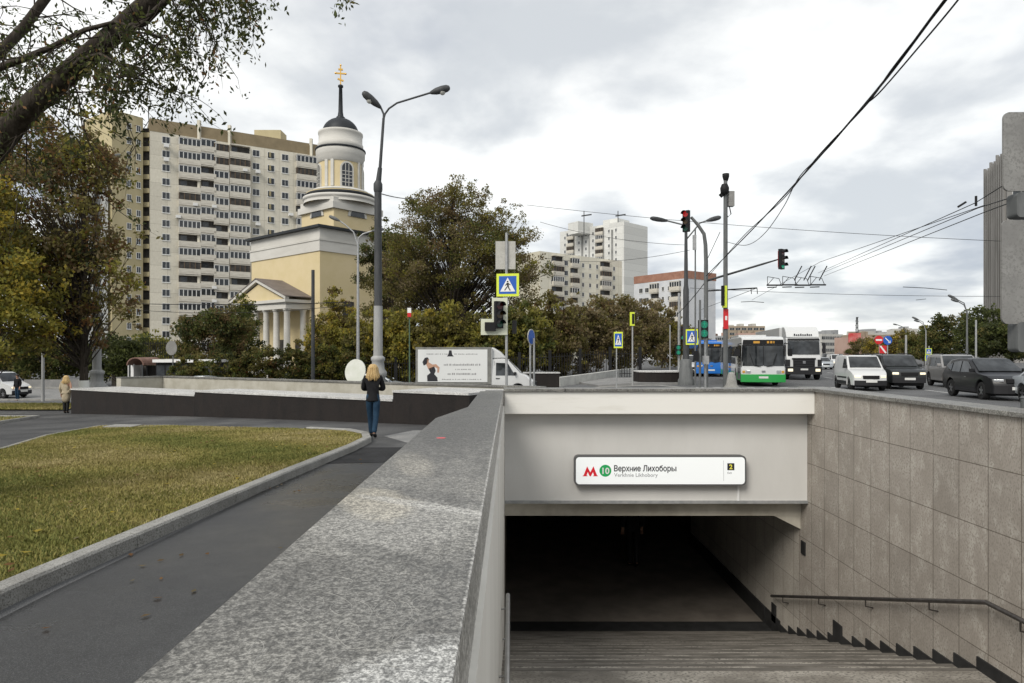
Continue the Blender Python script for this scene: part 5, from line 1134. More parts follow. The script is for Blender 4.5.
def catenary(label, px, py, Z, w, parts):
    t = thing('trolley_wire_junction', label, 'wire junction', P(px, py, Z))
    mb = MB(); h = .55
    for i in range(parts):
        x0 = P(px, py, Z).x-w/2+i*w/parts; x1 = x0+w/parts; z = P(px, py, Z).z; y = Z+((-1)**i)*.1
        for p, q in (((x0,y,z+h),(x1,y+.4,z+h*.85)),((x0,y,z),(x0,y,z+h)),((x1,y,z),(x1,y+.4,z+h*.85)),((x0,y,z+.02),(x0+.5,y+.3,z+h*.9))): mb.tube([p,q], .02, 5)
        mb.tube([(x0-.05,y,z),(x1+.08,y,z)], .05, 6); mb.tube([(x0+.1,y+.3,z-.12),(x1-.2,y+.3,z-.1)], .035, 6)
    mb.build('frame', m_wire, t, True)
    mb = MB()
    for dx in (-.1,.5,.75,1.5): mb.tube([P(px,py,Z)+Vector((dx,0,.3)), P(px,py,Z)+Vector((dx+.22,-.6,1.15))], .035, 5)
    mb.build('insulator', m_blk, t, True)
catenary('tangle of black trolley wire frames above the white lorry', 796, 285, 44, 3.6, 4)
wire('far row of wire fittings under the junction frames', [(741,302,60),(752,301.5,60),(764,302.5,60)], .028)
wire('far pair of wire fittings in the right hand sky', [(903,287,60),(925,288,60),(947,290,60)], .03)
wire('smaller wire fitting above the right hand lamp', [(916,300,80),(926,299,80)], .03) 
wire('dark insulator on the upper trolley wire', [(958,207,22),(966,202,22)], .035)
wire('hanging insulator on the trolley wires', [(976,196,20),(976,206,20)], .035)
# ------------------------------------------------------------------ vehicles
def paint(name, c, metal=0, rough=.35): return M(name, c, rough=rough, metal=metal, coat=.6 if c[0] > .1 else .12)
m_pw = paint('paint_white', (.56,.565,.56)); m_pb = paint('paint_black', (.004,.004,.005), 0); m_pdk = paint('paint_dark_green_black', (.009,.011,.011), 0); m_ps = paint('paint_silver', (.3,.29,.28), .6); m_psl = paint('paint_light_silver', (.45,.48,.5), .4)
m_gr_ = paint('paint_bus_green', (.02,.3,.06)); m_bl_ = paint('paint_bus_blue', (.01,.13,.45)); m_plas_b = M('black_plastic', (.022,.022,.024), rough=.55); m_rim = M('wheel_rim', (.3,.3,.31), rough=.35, metal=.8); m_plate = M('number_plate', (.62,.62,.6), rough=.5)
m_hl = M('headlight', (.5,.52,.54), rough=.08, metal=.3, coat=1); m_hlon = M('headlight_lit', (.8,.75,.6), rough=.1, emit=(1,.85,.55), es=.45)
m_amber = M('amber_display', (.2,.11,.02), rough=.5, emit=(1,.5,.08), es=.25)
def arc(xc, r, z0, n=9):
    a0 = math.asin(max(-1, min(1, (z0-r*.95)/r))) if False else 0
    zc = r*.92; ph = math.asin(min(1, max(-1, (z0-zc)/r)))
    return [(xc+r*math.cos(ph+(math.pi-2*ph)*k/n), zc+r*math.sin(ph+(math.pi-2*ph)*k/n)) for k in range(n+1)]
class Car:
    def __init__(s, name, label, cat, L_, W, H, zb, tum, tf, tr_, group=None):
        s.t = thing(name, label, cat, group=group); s.L, s.W, s.H, s.zb, s.tum, s.tf, s.tr = L_, W, H, zb, tum, tf, tr_
    def hw(s, x, z):
        k = max(0, min(1.2, (z-s.zb)/(s.H-s.zb))); a = max(0, x/(s.L/2)); b = max(0, -x/(s.L/2))
        return s.W/2*(1-s.tum*k)*(1-s.tf*a**5)*(1-s.tr*b**5)*(1-.03*max(0, (.5-z)/.5))
    def shell(s, prof, mat, name='body', zlev=None, xo=0, cut=None):
        bm = bmesh.new(); bm.faces.new([bm.verts.new((x, 0, z)) for x, z in prof])
        x0 = min(p[0] for p in prof); x1 = max(p[0] for p in prof)
        for z in (zlev or [s.zb]): bmesh.ops.bisect_plane(bm, geom=bm.verts[:]+bm.edges[:]+bm.faces[:], plane_co=(0,0,z), plane_no=(0,0,1))
        x = x0+.35
        while x < x1-.1: bmesh.ops.bisect_plane(bm, geom=bm.verts[:]+bm.edges[:]+bm.faces[:], plane_co=(x,0,0), plane_no=(1,0,0)); x += .45
        bm.verts.index_update(); vs = [(v.co.x, v.co.z) for v in bm.verts]; fs = [[v.index for v in f.verts] for f in bm.faces]
        be = [(e.verts[0].index, e.verts[1].index) for e in bm.edges if e.is_boundary]; bm.free()
        cx = (x0+x1)/2; zc = (min(p[1] for p in prof)+max(p[1] for p in prof))/2
        frs = [-1,-.965,-.85,-.5,0,.5,.85,.965,1]; mb = MB(); base = []
        for f_ in frs:
            ed = abs(f_) == 1
            base.append([( (cx+(x-cx)*(1-.035/((x1-x0)/2)) if ed else x), f_*s.hw(x, z), (zc+(z-zc)*(1-.03/(max(.3, (s.H)/2))) if ed else z)-(.012*(abs(f_) > .8) if z > zc else 0)) for x, z in vs])
        nv = len(vs); allv = [p for b in base for p in b]; faces = [list(reversed(f)) for f in fs]+[[i+nv*(len(frs)-1) for i in f] for f in fs]
        for k in range(len(frs)-1):
            for a, b in be: faces.append([k*nv+a, k*nv+b, (k+1)*nv+b, (k+1)*nv+a])
        mb.add(allv, faces, False); o = mb.build(name, mat, s.t)
        bm = bmesh.new(); bm.from_mesh(o.data); bmesh.ops.delete(bm, geom=[v for v in bm.verts if not v.link_faces], context='VERTS'); bm.to_mesh(o.data); bm.free()
        o.data.polygons.foreach_set('use_smooth', [True]*len(o.data.polygons)); o.data.set_sharp_from_angle(angle=R(32))
        return o
    def sidepanel(s, name, poly, mat, sides=(-1,1), off=.008, parent=None):
        for sd in sides:
            mb = MB(); mb.poly([(x, sd*(s.hw(x, z)+off), z) for x, z in poly]); mb.poly([(x, sd*(s.hw(x, z)-.02), z) for x, z in poly]); mb.build(name, mat, parent or s.t)
    def across(s, name, a, b, fa, fb, mat, off=.012, f0=None, parent=None, bow=0):
        """patch between profile points a and b, spanning +-fa / +-fb of the half width"""
        (xa, za), (xb, zb2) = a, b; d = Vector((xb-xa, 0, zb2-za)).normalized(); n_ = Vector((-d.z, 0, d.x))
        if n_.x < 0: n_ = -n_
        A_, B_ = Vector((xa,0,za))+n_*off, Vector((xb,0,zb2))+n_*off; wa, wb = s.hw(xa, za), s.hw(xb, zb2)
        l0, l1 = f0 if f0 else (-1, 1)
        mb = MB(); K8 = 10; q = []
        for i in range(K8+1):
            l = l0+(l1-l0)*i/K8; q += [(A_.x,l*fa*wa,A_.z), (B_.x,l*fb*wb,B_.z)]
        q2 = [(x-.03*n_.x, y, z-.03*n_.z) for x, y, z in q]; m_ = len(q); fs = []
        for i in range(K8): a_ = 2*i; fs += [(a_,a_+2,a_+3,a_+1),(m_+a_,m_+a_+1,m_+a_+3,m_+a_+2),(a_,m_+a_,m_+a_+2,a_+2),(a_+1,a_+3,m_+a_+3,m_+a_+1)]
        fs += [(0,1,m_+1,m_),(m_-2,m_+m_-2,m_+m_-1,m_-1)]
        mb.add(q+q2, fs); return mb.build(name, mat, parent or s.t)
    def wheels(s, xs_, r, w=.22, track=None, rim=True):
        for x in xs_:
            for sd in (-1, 1):
                y = sd*(s.hw(x, .4)-w/2-.015); mb = MB()
                prof = [(r*.55,-w/2),(r*.95,-w/2),(r,-w*.35),(r,w*.35),(r*.95,w/2),(r*.55,w/2)]
                vs = []; n = 20
                for rr_, yy_ in prof:
                    for k in range(n): a = 2*math.pi*k/n; vs.append((x+rr_*math.cos(a), y+yy_, r+rr_*math.sin(a)))
                mb.add(vs, [(i*n+k, i*n+(k+1) % n, (i+1)*n+(k+1) % n, (i+1)*n+k) for i in range(5) for k in range(n)]); wh = mb.build('wheel', m_rub, s.t)
                mb = MB(); yo = y+sd*(w/2-.03)
                mb.add([(x+r*.3*0, yo, r)]+[(x+r*.6*math.cos(2*math.pi*k/20), yo, r+r*.6*math.sin(2*math.pi*k/20)) for k in range(20)], [(0, k+1, (k+1) % 20+1) for k in range(20)], mi=1)
                for k in range(5):
                    a = 2*math.pi*k/5+.3; c_, s__ = math.cos(a), math.sin(a); q = [(x+c_*r*e-s__*r*g_, yo+sd*.015, r+s__*r*e+c_*r*g_) for e, g_ in ((0,-.09),(.6,-.12),(.6,.12),(0,.09))]; mb.add(q, [(0,1,2,3)], mi=0)
                mb.build('rim', [m_rim, m_blk], wh)
    def box(s, name, x0, x1, y0, y1, z0, z1, mat, parent=None):
        n = max(1, int((y1-y0)/.18)); mb = MB(); vs = []; fs = []
        for i in range(n+1): y = y0+(y1-y0)*i/n; vs += [(x0,y,z0),(x1,y,z0),(x1,y,z1),(x0,y,z1)]
        for i in range(n):
            for q in range(4): fs.append((i*4+q, i*4+(q+1) % 4, i*4+4+(q+1) % 4, i*4+4+q))
        fs += [(0,1,2,3), (n*4,n*4+3,n*4+2,n*4+1)]; mb.add(vs, fs)
        return mb.build(name, mat, parent or s.t, bevel=min(.012, abs(z1-z0)*.2, abs(y1-y0)*.2, abs(x1-x0)*.3))
    def pair(s, name, x0, x1, y0, y1, z0, z1, mat):
        for sd in (-1, 1): s.box(name, x0, x1, min(sd*y0, sd*y1), max(sd*y0, sd*y1), z0, z1, mat)
    def underbody(s, z1=.55): s.box('underbody', -s.L/2+.15, s.L/2-.2, -s.W*.36, s.W*.36, .2, z1, m_blk)
    def bow(s, B_, Br=0):
        """round the nose and tail in plan"""
        done = set()
        def f(o):
            for ch in o.children:
                if ch.type == 'MESH' and ch.data.name not in done and ch.name.split('.')[0] not in ('trailer','chassis','cargo_box','cargo_front','advertisement_panel'):
                    done.add(ch.data.name)
                    for v in ch.data.vertices:
                        a = max(0, v.co.x/(s.L/2)); b = max(0, -v.co.x/(s.L/2)); y2 = (v.co.y/(s.W/2))**2
                        v.co.x += -B_*y2*min(1, a)**2+Br*y2*min(1, b)**2
                    ch.data.update()
                f(ch)
        f(s.t)
    def mirrors(s, x, z, mat):
        for sd in (-1, 1):
            y = sd*(s.hw(x, z)+.1); mb = MB(); mb.box(x-.05, x+.07, y-.1, y+.1, z-.07, z+.09); mb.build('mirror', mat, s.t, bevel=.03)
def car(label, name, cat, paintm, kind, lit=False, group=None, dark_lower=False):
    K = dict(
      van=dict(L=4.1,W=1.74,H=1.82,zb=1.08,tum=.14,r=.3,wx=(1.28,-1.36),top=[(-2.05,.45),(-2.06,.95),(-2.0,1.45),(-1.9,1.72),(-1.7,1.8),(.25,1.82),(.5,1.77),(1.12,1.15),(1.3,1.08),(1.8,.93),(1.98,.8),(2.05,.55),(2.03,.28)],ws=((1.1,1.19),(.54,1.74)),
           win=[[(.98,1.16),(.95,1.2),(.5,1.62),(.1,1.64),(.1,1.14)]]),
      suv=dict(L=4.7,W=1.88,H=1.86,zb=1.12,tum=.13,r=.38,wx=(1.45,-1.4),top=[(-2.35,.5),(-2.36,1.0),(-2.25,1.62),(-2.1,1.82),(-1.6,1.87),(.2,1.86),(.45,1.8),(1.0,1.2),(1.15,1.15),(2.1,1.06),(2.3,.95),(2.36,.7),(2.3,.36)],ws=((.99,1.23),(.48,1.78)),
           win=[[(.88,1.2),(.42,1.68),(-.1,1.7),(-.1,1.18)],[(-.2,1.18),(-.2,1.7),(-1.05,1.7),(-1.05,1.18)],[(-1.15,1.18),(-1.15,1.7),(-1.95,1.68),(-2.1,1.22)]]),
      xover=dict(L=4.55,W=1.86,H=1.68,zb=1.02,tum=.17,r=.36,wx=(1.38,-1.34),top=[(-2.2,.45),(-2.27,.85),(-2.2,1.1),(-1.95,1.38),(-1.6,1.58),(-.9,1.67),(-.2,1.68),(.1,1.62),(.95,1.12),(1.1,1.08),(1.9,.98),(2.18,.85),(2.27,.6),(2.22,.28)],ws=((.94,1.15),(.14,1.62)),
           win=[[(.8,1.1),(.1,1.52),(-.35,1.56),(-.35,1.08)],[(-.44,1.08),(-.44,1.56),(-1.15,1.5),(-1.2,1.1)],[(-1.28,1.12),(-1.25,1.47),(-1.75,1.3),(-1.85,1.18)]]),
      sedan=dict(L=4.5,W=1.76,H=1.46,zb=.92,tum=.18,r=.31,wx=(1.35,-1.32),top=[(-2.2,.4),(-2.25,.8),(-2.15,.96),(-1.55,1.02),(-.95,1.38),(-.5,1.46),(.1,1.45),(.3,1.4),(1.0,.98),(1.15,.94),(1.9,.84),(2.18,.72),(2.25,.5),(2.2,.24)],ws=((.98,1.01),(.33,1.4)),
           win=[[(.85,.97),(.25,1.34),(-.25,1.36),(-.25,.95)],[(-.34,.95),(-.34,1.36),(-.85,1.3),(-1.35,1.0)]]))[kind]
    c = Car(name, label, cat, K['L'], K['W'], K['H'], K['zb'], K['tum'], .12, .08, group)
    low = .28 if kind != 'suv' else .36; ra = K['r']+.07
    prof = K['top'] + arc(K['wx'][0], ra, low) + arc(K['wx'][1], ra, low)
    prof = K['top'] + arc(K['wx'][0], ra, low) + arc(K['wx'][1], ra, low) + [(-K['L']/2+.06, low+.06)]
    c.shell(prof, paintm, zlev=[K['zb'], K['zb']-.3]); c.underbody(.6 if kind != 'suv' else .7); c.wheels(K['wx'], K['r'])
    c.across('windscreen', K['ws'][0], K['ws'][1], .88, .9, m_cglass)
    for w in K['win']: c.sidepanel('side_window', w, m_cglass)
    hx = K['L']/2; hz = {'van':.74,'suv':.86,'xover':.82,'sedan':.66}[kind]; W = K['W']
    c.mirrors(K['ws'][0][0]-.15, K['ws'][0][1]+.03, m_plas_b if kind == 'van' else paintm)
    c.pair('headlight', hx-.28, hx-.01, W*.27, W*.425, hz-.06, hz+(.06 if kind in ('van','suv') else .03), m_hlon if lit else m_hl)
    c.box('grille', hx-.1, hx+.012, -W*.22, W*.22, hz-.12, hz+.05, m_blk)
    c.box('front_bumper', hx-.2, hx+.04, -W*.43, W*.43, low, hz-.2, m_plas_b if kind in ('van','xover') else (paintm if kind == 'sedan' else m_plas_b))
    c.box('number_plate', hx+.035, hx+.055, -.26, .26, low+.16 if kind != 'sedan' else .36, low+.28 if kind != 'sedan' else .47, m_plate)
    c.box('number_plate', -hx-.02, -hx+.0, -.26, .26, .75, .87, m_plate)
    c.pair('tail_light', -hx-.01, -hx+.15, W*.33, W*.43, hz, hz+.22, m_red)
    if kind in ('van','xover'):
        xf, xr = K['wx']; c.sidepanel('side_cladding', [(xr+ra+.02,low+.02),(xr+ra+.02,low+.2),(xf-ra-.02,low+.2),(xf-ra-.02,low+.02)], m_plas_b)
    if kind == 'van':
        c.sidepanel('door_seam', [(.06,.5),(.075,.5),(.075,1.7),(.06,1.7)], m_blk); c.sidepanel('door_seam', [(-1.1,.5),(-1.085,.5),(-1.085,1.68),(-1.1,1.68)], m_blk)
        c.sidepanel('rub_strip', [(-.9,.62),(-.9,.7),(.9,.7),(.9,.62)], m_plas_b)
    else:
        for x in (-.3, K['ws'][0][0]-.05): c.sidepanel('door_seam', [(x,low+.2),(x+.012,low+.2),(x+.012,K['zb']),(x,K['zb'])], m_blk)
        c.sidepanel('door_handle', [(.0,K['zb']-.14),(.18,K['zb']-.14),(.18,K['zb']-.11),(.0,K['zb']-.11)], m_rim, off=.02)
    if kind in ('suv','van'):
        for sd in (-1,1):
            mb = MB(); y = sd*K['W']/2*.68; mb.tube([(-1.6,y,K['H']+.0),(-1.5,y,K['H']+.05),(.1,y,K['H']+.05),(.2,y,K['H']-.02)], .02, 6); mb.build('roof_rail', m_plas_b, c.t)
    c.bow({'van':.26,'suv':.18,'xover':.3,'sedan':.32}[kind], .12)
    return c.t
FW = Vector((-.2,-.98,0)).normalized(); LF = Vector((-FW.y, FW.x, 0)); RZ = math.atan2(FW.y, FW.x)
def put(t, px, Y, L_, W, rz=RZ):
    f = Vector((math.cos(rz), math.sin(rz), 0)); l = Vector((-f.y, f.x, 0)); x = (px-CX)*Y/F
    c = Vector((x, Y, 0))-f*L_/2+l*W/2; t.location = (c.x, c.y, g(c.x, c.y)+.006); t.rotation_euler = (0, 0, rz); return t
g_cars = 'cars on the avenue'
van = put(car('small white panel van with lit headlights driving beside the wall', 'panel_van', 'van', m_pw, 'van', True, g_cars), 853, 34.5, 4.1, 1.74)
suv = put(car('dark boxy off road car between the white van and the silver car', 'off_road_car', 'car', m_pdk, 'suv', True, g_cars), 890.5, 36, 4.7, 1.88)
ssuv = put(car('silver estate car partly hidden behind the black crossover', 'estate_car', 'car', m_ps, 'suv', False, g_cars), 950, 37.5, 4.7, 1.88, RZ-R(4))
xo = put(car('black crossover nearest the right edge of the road', 'crossover_car', 'car', m_pb, 'xover', False, g_cars), 993, 26.6, 4.55, 1.86, RZ+R(2))
sed = car('silver saloon car behind the tall street lamp', 'saloon_car', 'car', m_psl, 'sedan', False)
sed.location = (P(378,0,41).x, 41, g(-8,41)); sed.rotation_euler = (0,0,R(2))
o = dup(sed, label='pale blue grey car whose roof shows above the dark parapet'); o.location = (P(200,0,51).x, 51, g(-23,51)+.006); o.rotation_euler = (0,0,R(180))
o = dup(van, label='white van with a person beside it at the far left edge'); o.location = (P(0,0,48).x, 48, g(-35,48)+.01); o.rotation_euler = (0,0,R(-12)); del o['group']
mb = MB(); mb.box(.9, 1.05, .872, .885, .5, 1.0); 
o = dup(sed, label='grey saloon car cut off by the right edge of the picture'); o['group'] = g_cars; put(o, 1078, 22.5, 4.5, 1.76)
for i, (px, Y, lab) in enumerate(((822,84,'distant car with its lights just behind the lorry'),(836,92,'distant silver car between lorry and white van'),(846,112,'distant car furthest down the avenue'),(829,128,'tiny far car beyond the lorry'),(869,70,'pale car half hidden behind the white van'))):
    o = dup((sed, van, sed, suv, sed)[i], label=lab); o['group'] = g_cars; o.location = (P(px,0,Y).x, Y, g(20,Y)+.006); o.rotation_euler = (0,0,RZ)
o = dup(van, label='white vehicle showing between the lamp post and the blue bus'); o['group'] = g_cars; o.location = (P(693,0,60).x, 60, g(10,60)+.006); o.rotation_euler = (0,0,RZ+R(6))
# buses
def bus(label, low, group, cab, L_=11.8):
    c = Car('city_bus', label, 'bus', L_, 2.5, 2.95, 1.1, .05, .02, .01, group); hx = L_/2
    top = [(-hx,.4),(-hx-.02,1.4),(-hx+.05,2.6),(-hx+.25,2.9),(-hx+.8,2.96),(hx-.7,2.96),(hx-.25,2.9),(hx-.08,2.72),(hx-.02,1.25),(hx+.02,1.0),(hx+.03,.35)]
    c.shell(top+arc(hx-2.6,.56,.35)+arc(-hx+3.3,.56,.35), cab, zlev=[1.1]); c.box('underbody', -hx+.2, hx-.3, -1.05, 1.05, .25, 1.0, m_blk); c.wheels((hx-2.6,-hx+3.3), .48, .28)
    c.box('lower_front', hx-.25, hx+.065, -1.24, 1.24, .28, .74, low); c.sidepanel('lower_side', [(-hx+3.95,.36),(-hx+3.95,.8),(hx-3.25,.8),(hx-3.25,.36)], low); c.sidepanel('lower_side', [(hx-1.95,.36),(hx-1.95,.8),(hx-.06,.8),(hx-.06,.36)], low)
    c.sidepanel('lower_side', [(-hx+.1,.42),(-hx+.1,.8),(-hx+2.65,.8),(-hx+2.65,.42)], low)
    for f0 in ((-.97,-.015),(.015,.97)): c.across('windscreen', (hx-.02,1.22), (hx-.066,2.4), .98, .97, m_cglass, f0=f0, off=.02)
    c.across('windscreen_surround', (hx-.022,1.14), (hx-.068,2.45), 1.0, .99, m_blk, off=.006); d_ = c.across('destination_display', (hx-.068,2.46), (hx-.076,2.76), .97, .95, m_blk, off=.03)
    for y0, y1 in ((-.55,-.2),(.2,.32),(.38,.5),(.56,.62)):
        mb = MB(); mb.box(hx-.06, hx-.035, y0, y1, 2.55, 2.68); mb.build('lit_characters', m_amber, d_)
    x = -hx+.4
    while x < hx-1.6: c.sidepanel('side_window', [(x,1.3),(x+1.35,1.3),(x+1.35,2.4),(x,2.4)], m_cglass); x += 1.45
    c.sidepanel('side_window', [(hx-1.5,1.2),(hx-.15,1.2),(hx-.2,2.4),(hx-1.5,2.4)], m_cglass)
    for x in (hx-1.55, -.4, -hx+1.6): c.sidepanel('door', [(x,.42),(x+1.2,.42),(x+1.2,2.45),(x,2.45)], m_cglass, sides=(-1,), off=.02)
    c.pair('headlight', hx-.02, hx+.075, .72, .98, .82, .98, m_hl); c.pair('indicator', hx-.02, hx+.075, 1.02, 1.16, .82, .95, m_amber); c.box('number_plate', hx+.06, hx+.08, -.26, .26, .5, .62, m_plate)
    for sd in (-1, 1):
        mb = MB(); mb.tube([(hx+.05,sd*.15,1.2),(hx+.07,sd*.55,1.3),(hx+.0,sd*.75,1.95)], .018, 5); mb.build('wiper', m_blk, c.t)
        mb = MB(); mb.tube([(hx-.1,sd*1.2,2.55),(hx+.3,sd*1.42,2.5),(hx+.3,sd*1.45,2.2)], .025, 5); mb.box(hx+.22,hx+.34,sd*1.45-.12,sd*1.45+.12,1.8,2.22); mb.build('mirror', m_blk, c.t)
    c.bow(.16, .05); c.box('roof_unit', -2.5, 1.5, -.85, .85, 2.965, 3.15, cab); c.box('emblem', hx+.04, hx+.055, -.1, .1, .86, .96, m_rim)
    return c.t
gb = 'buses on the avenue'
b1 = put(bus('white city bus with a bright green lower body waiting at the lights', m_gr_, gb, m_pw), 741, 40, 11.8, 2.5)
b2 = put(bus('blue city bus behind the traffic signal poles', m_bl_, gb, m_bl_), 696, 57, 11.8, 2.5)
# lorry
c = Car('lorry', 'big white lorry with a dark grille behind the green bus', 'lorry', 2.4, 2.5, 3.15, 1.4, .04, .05, 0); hx = 1.2
c.shell([(-1.1,.9),(-1.1,3.1),(.75,3.15),(1.0,3.05),(1.12,1.75),(1.2,1.6),(1.24,.45),(.98,.42)]+arc(.3,.62,.42)[::1], m_pw, 'cab', zlev=[1.4,2.2])
c.across('windscreen', (1.13,1.88), (1.03,2.86), .94, .93, m_cglass); c.across('sun_visor', (1.05,2.9), (1.0,3.05), .95, .93, m_blk, off=.05)
for x in (0,): c.sidepanel('side_window', [(-.3,1.75),(.95,1.75),(.85,2.6),(-.3,2.6)], m_cglass)
for i in range(4): c.box('grille_bar', 1.15, 1.29, -.82+i*.07, .82-i*.07, 1.52-i*.17, 1.62-i*.17, m_plas_b)
c.box('grille', 1.1, 1.27, -.75, .75, .98, 1.62, m_blk); c.box('front_bumper', 1.0, 1.34, -1.24, 1.24, .4, .98, m_plas_b); c.pair('headlight', 1.1, 1.36, .78, 1.12, .62, .82, m_hlon); c.box('number_plate', 1.335, 1.35, -.26, .26, .72, .84, m_plate); c.box('emblem', 1.27, 1.3, -.1, .1, 1.2, 1.4, m_rim)
c.pair('corner_panel', .9, 1.25, .95, 1.25, 1.0, 1.5, m_plas_b)
mb = MB(); mb.prism([(-1.1,3.16),(.85,3.16),(.5,3.62),(-.1,3.95),(-1.1,3.98)], ((0,-1.15,0),(1,0,0),(0,0,1)), (0,2.3,0)); rf = mb.build('roof_fairing', m_pw, c.t, bevel=.05)
for i, y in enumerate((-.62,-.47,-.33,-.18,-.03,.12,.27,.41,.55)): mb = MB(); mb.box(.76,.8,y,y+.09,3.28,3.28+(.1 if i % 3 else .14)); mb.build('roof_lettering', m_txt, rf)
for sd in (-1,1): mb = MB(); mb.box(1.1,1.25,sd*1.42-.11,sd*1.42+.11,1.95,2.7); mb.bar((1.1,sd*1.2,2.75),(1.18,sd*1.42,2.7),.04,.04); mb.build('mirror', m_plas_b, c.t)
c.bow(.12); c.box('chassis', -10.5, 1.0, -.45, .45, .55, .95, m_blk); c.box('trailer', -13.6, -1.4, -1.25, 1.25, 1.15, 3.95, m_pw); c.wheels((.3,-2.6), .5, .3); c.wheels((-10.2,-11.5), .5, .3) 
put(c.t, 786, 50.5, 2.4, 2.5)
# box truck
c = Car('box_truck', 'white delivery box truck with an advertisement on its side', 'truck', 6.72, 2.0, 2.1, 1.15, .1, .12, 0); x0 = 1.05
c.shell([(x0-.05,.5),(x0-.05,2.06),(x0+.6,2.1),(x0+.85,2.03),(x0+1.6,1.3),(x0+1.8,1.22),(3.15,.98),(3.33,.85),(3.36,.4)]+arc(2.5,.42,.4)+[(x0-.05,.4)], m_pw, 'cab', zlev=[1.15])
c.wheels((2.5,-1.6), .35, .22); c.across('windscreen', (x0+1.57,1.34), (x0+.88,2.0), .9, .9, m_cglass)
c.sidepanel('side_window', [(x0+.2,1.2),(x0+1.3,1.2),(x0+.85,1.85),(x0+.2,1.87)], m_cglass); c.mirrors(x0+1.3, 1.3, m_plas_b); c.pair('headlight', 3.05, 3.33, .62, .88, .72, .9, m_hl); c.box('grille', 3.28, 3.38, -.5, .5, .7, .88, m_blk)
c.box('front_bumper', 3.2, 3.43, -.95, .95, .35, .62, m_plas_b); c.sidepanel('door_seam', [(x0+.12,.5),(x0+.135,.5),(x0+.135,1.95),(x0+.12,1.95)], m_blk); c.sidepanel('door_handle', [(x0+.2,1.02),(x0+.42,1.02),(x0+.42,1.07),(x0+.2,1.07)], m_plas_b, off=.015)
mb = MB(); mb.prism([(x0-.05,2.07),(x0+.75,2.11),(x0+.45,2.42),(x0+.05,2.66),(x0-.05,2.68)], ((0,-.85,0),(1,0,0),(0,0,1)), (0,1.7,0)); mb.build('roof_fairing', m_pw, c.t, bevel=.06)
c.box('chassis', -2.9, 1.3, -.4, .4, .42, .72, m_blk)
c.box('cargo_box', -2.98, .98, -1.03, 1.03, .75, 2.68, M('box_frame', (.16,.16,.15), (.22,.22,.2), rough=.5, scale=4))
c.box('cargo_front', .981, 1.03, -1.0, 1.0, .75, 2.64, m_pw)
m_ad = M('advert_face', (.66,.67,.66), rough=.55)
ad = c.box('advertisement_panel', -2.86, .78, -1.055, -1.032, .86, 2.56, m_ad)
m_adt = M('advert_grey', (.3,.3,.3), rough=.6)
def ad_line(x0, x1, z, h_, m_=m_adt, seed=0):
    rn = random.Random(seed); mb = MB(); x = x0
    while x < x1: w = rn.uniform(.035,.075); mb.box(x, x+w, -1.06, -1.056, z, z+h_*rn.choice((1,1,.8))); x += w+rn.choice((.025,.025,.07))
    mb.build('advert_lettering', m_, ad)
ad_line(-2.4,-1.3,2.3,.05,seed=1); ad_line(-.95,.3,2.3,.05,seed=2); ad_line(-1.5,.4,1.72,.1,seed=3); ad_line(-.9,-.1,1.5,.05,seed=4); ad_line(-1.3,.2,1.24,.1,seed=5); ad_line(-1.6,.5,.98,.05,seed=6)
mb = MB(); mb.prism([(-1.22,2.52),(-1.1,2.52),(-1.06,2.3),(-.98,2.2),(-1.34,2.2),(-1.26,2.3)], ((0,-1.06,0),(1,0,0),(0,0,1)), (0,.004,0)); mb.build('advert_mark', m_txt, ad)
m_skin = M('skin', (.5,.3,.21), (.44,.26,.18), rough=.55, scale=20)
def adp(name, pts, m_): mb = MB(); mb.prism(pts, ((0,-1.06,0),(1,0,0),(0,0,1)), (0,.004,0)); mb.build(name, m_, ad)
adp('advert_figure_hair', [(-2.62,1.9),(-2.5,2.12),(-2.36,2.16),(-2.27,2.05),(-2.32,1.98),(-2.4,1.8),(-2.55,1.72)], m_txt)
adp('advert_figure_skin', [(-2.38,2.08),(-2.28,2.04),(-2.3,1.9),(-2.1,1.78),(-1.9,1.8),(-1.72,1.62),(-1.76,1.35),(-1.84,1.36),(-1.84,1.58),(-2.0,1.66),(-2.16,1.5),(-2.3,1.52),(-2.42,1.78)], m_skin)
adp('advert_figure_dress', [(-2.3,1.56),(-2.0,1.68),(-1.92,1.45),(-2.0,1.28),(-1.84,1.1),(-1.82,.9),(-2.36,.9),(-2.38,1.2),(-2.2,1.34)], m_txt)
c.box('underbody', 1.1, 3.1, -.7, .7, .3, .6, m_blk); c.bow(.25)
c.t.location = (P(474,0,36.5).x, 36.6, g(-2,36.8)+.0); c.t.rotation_euler = (0,0,R(-1.5))
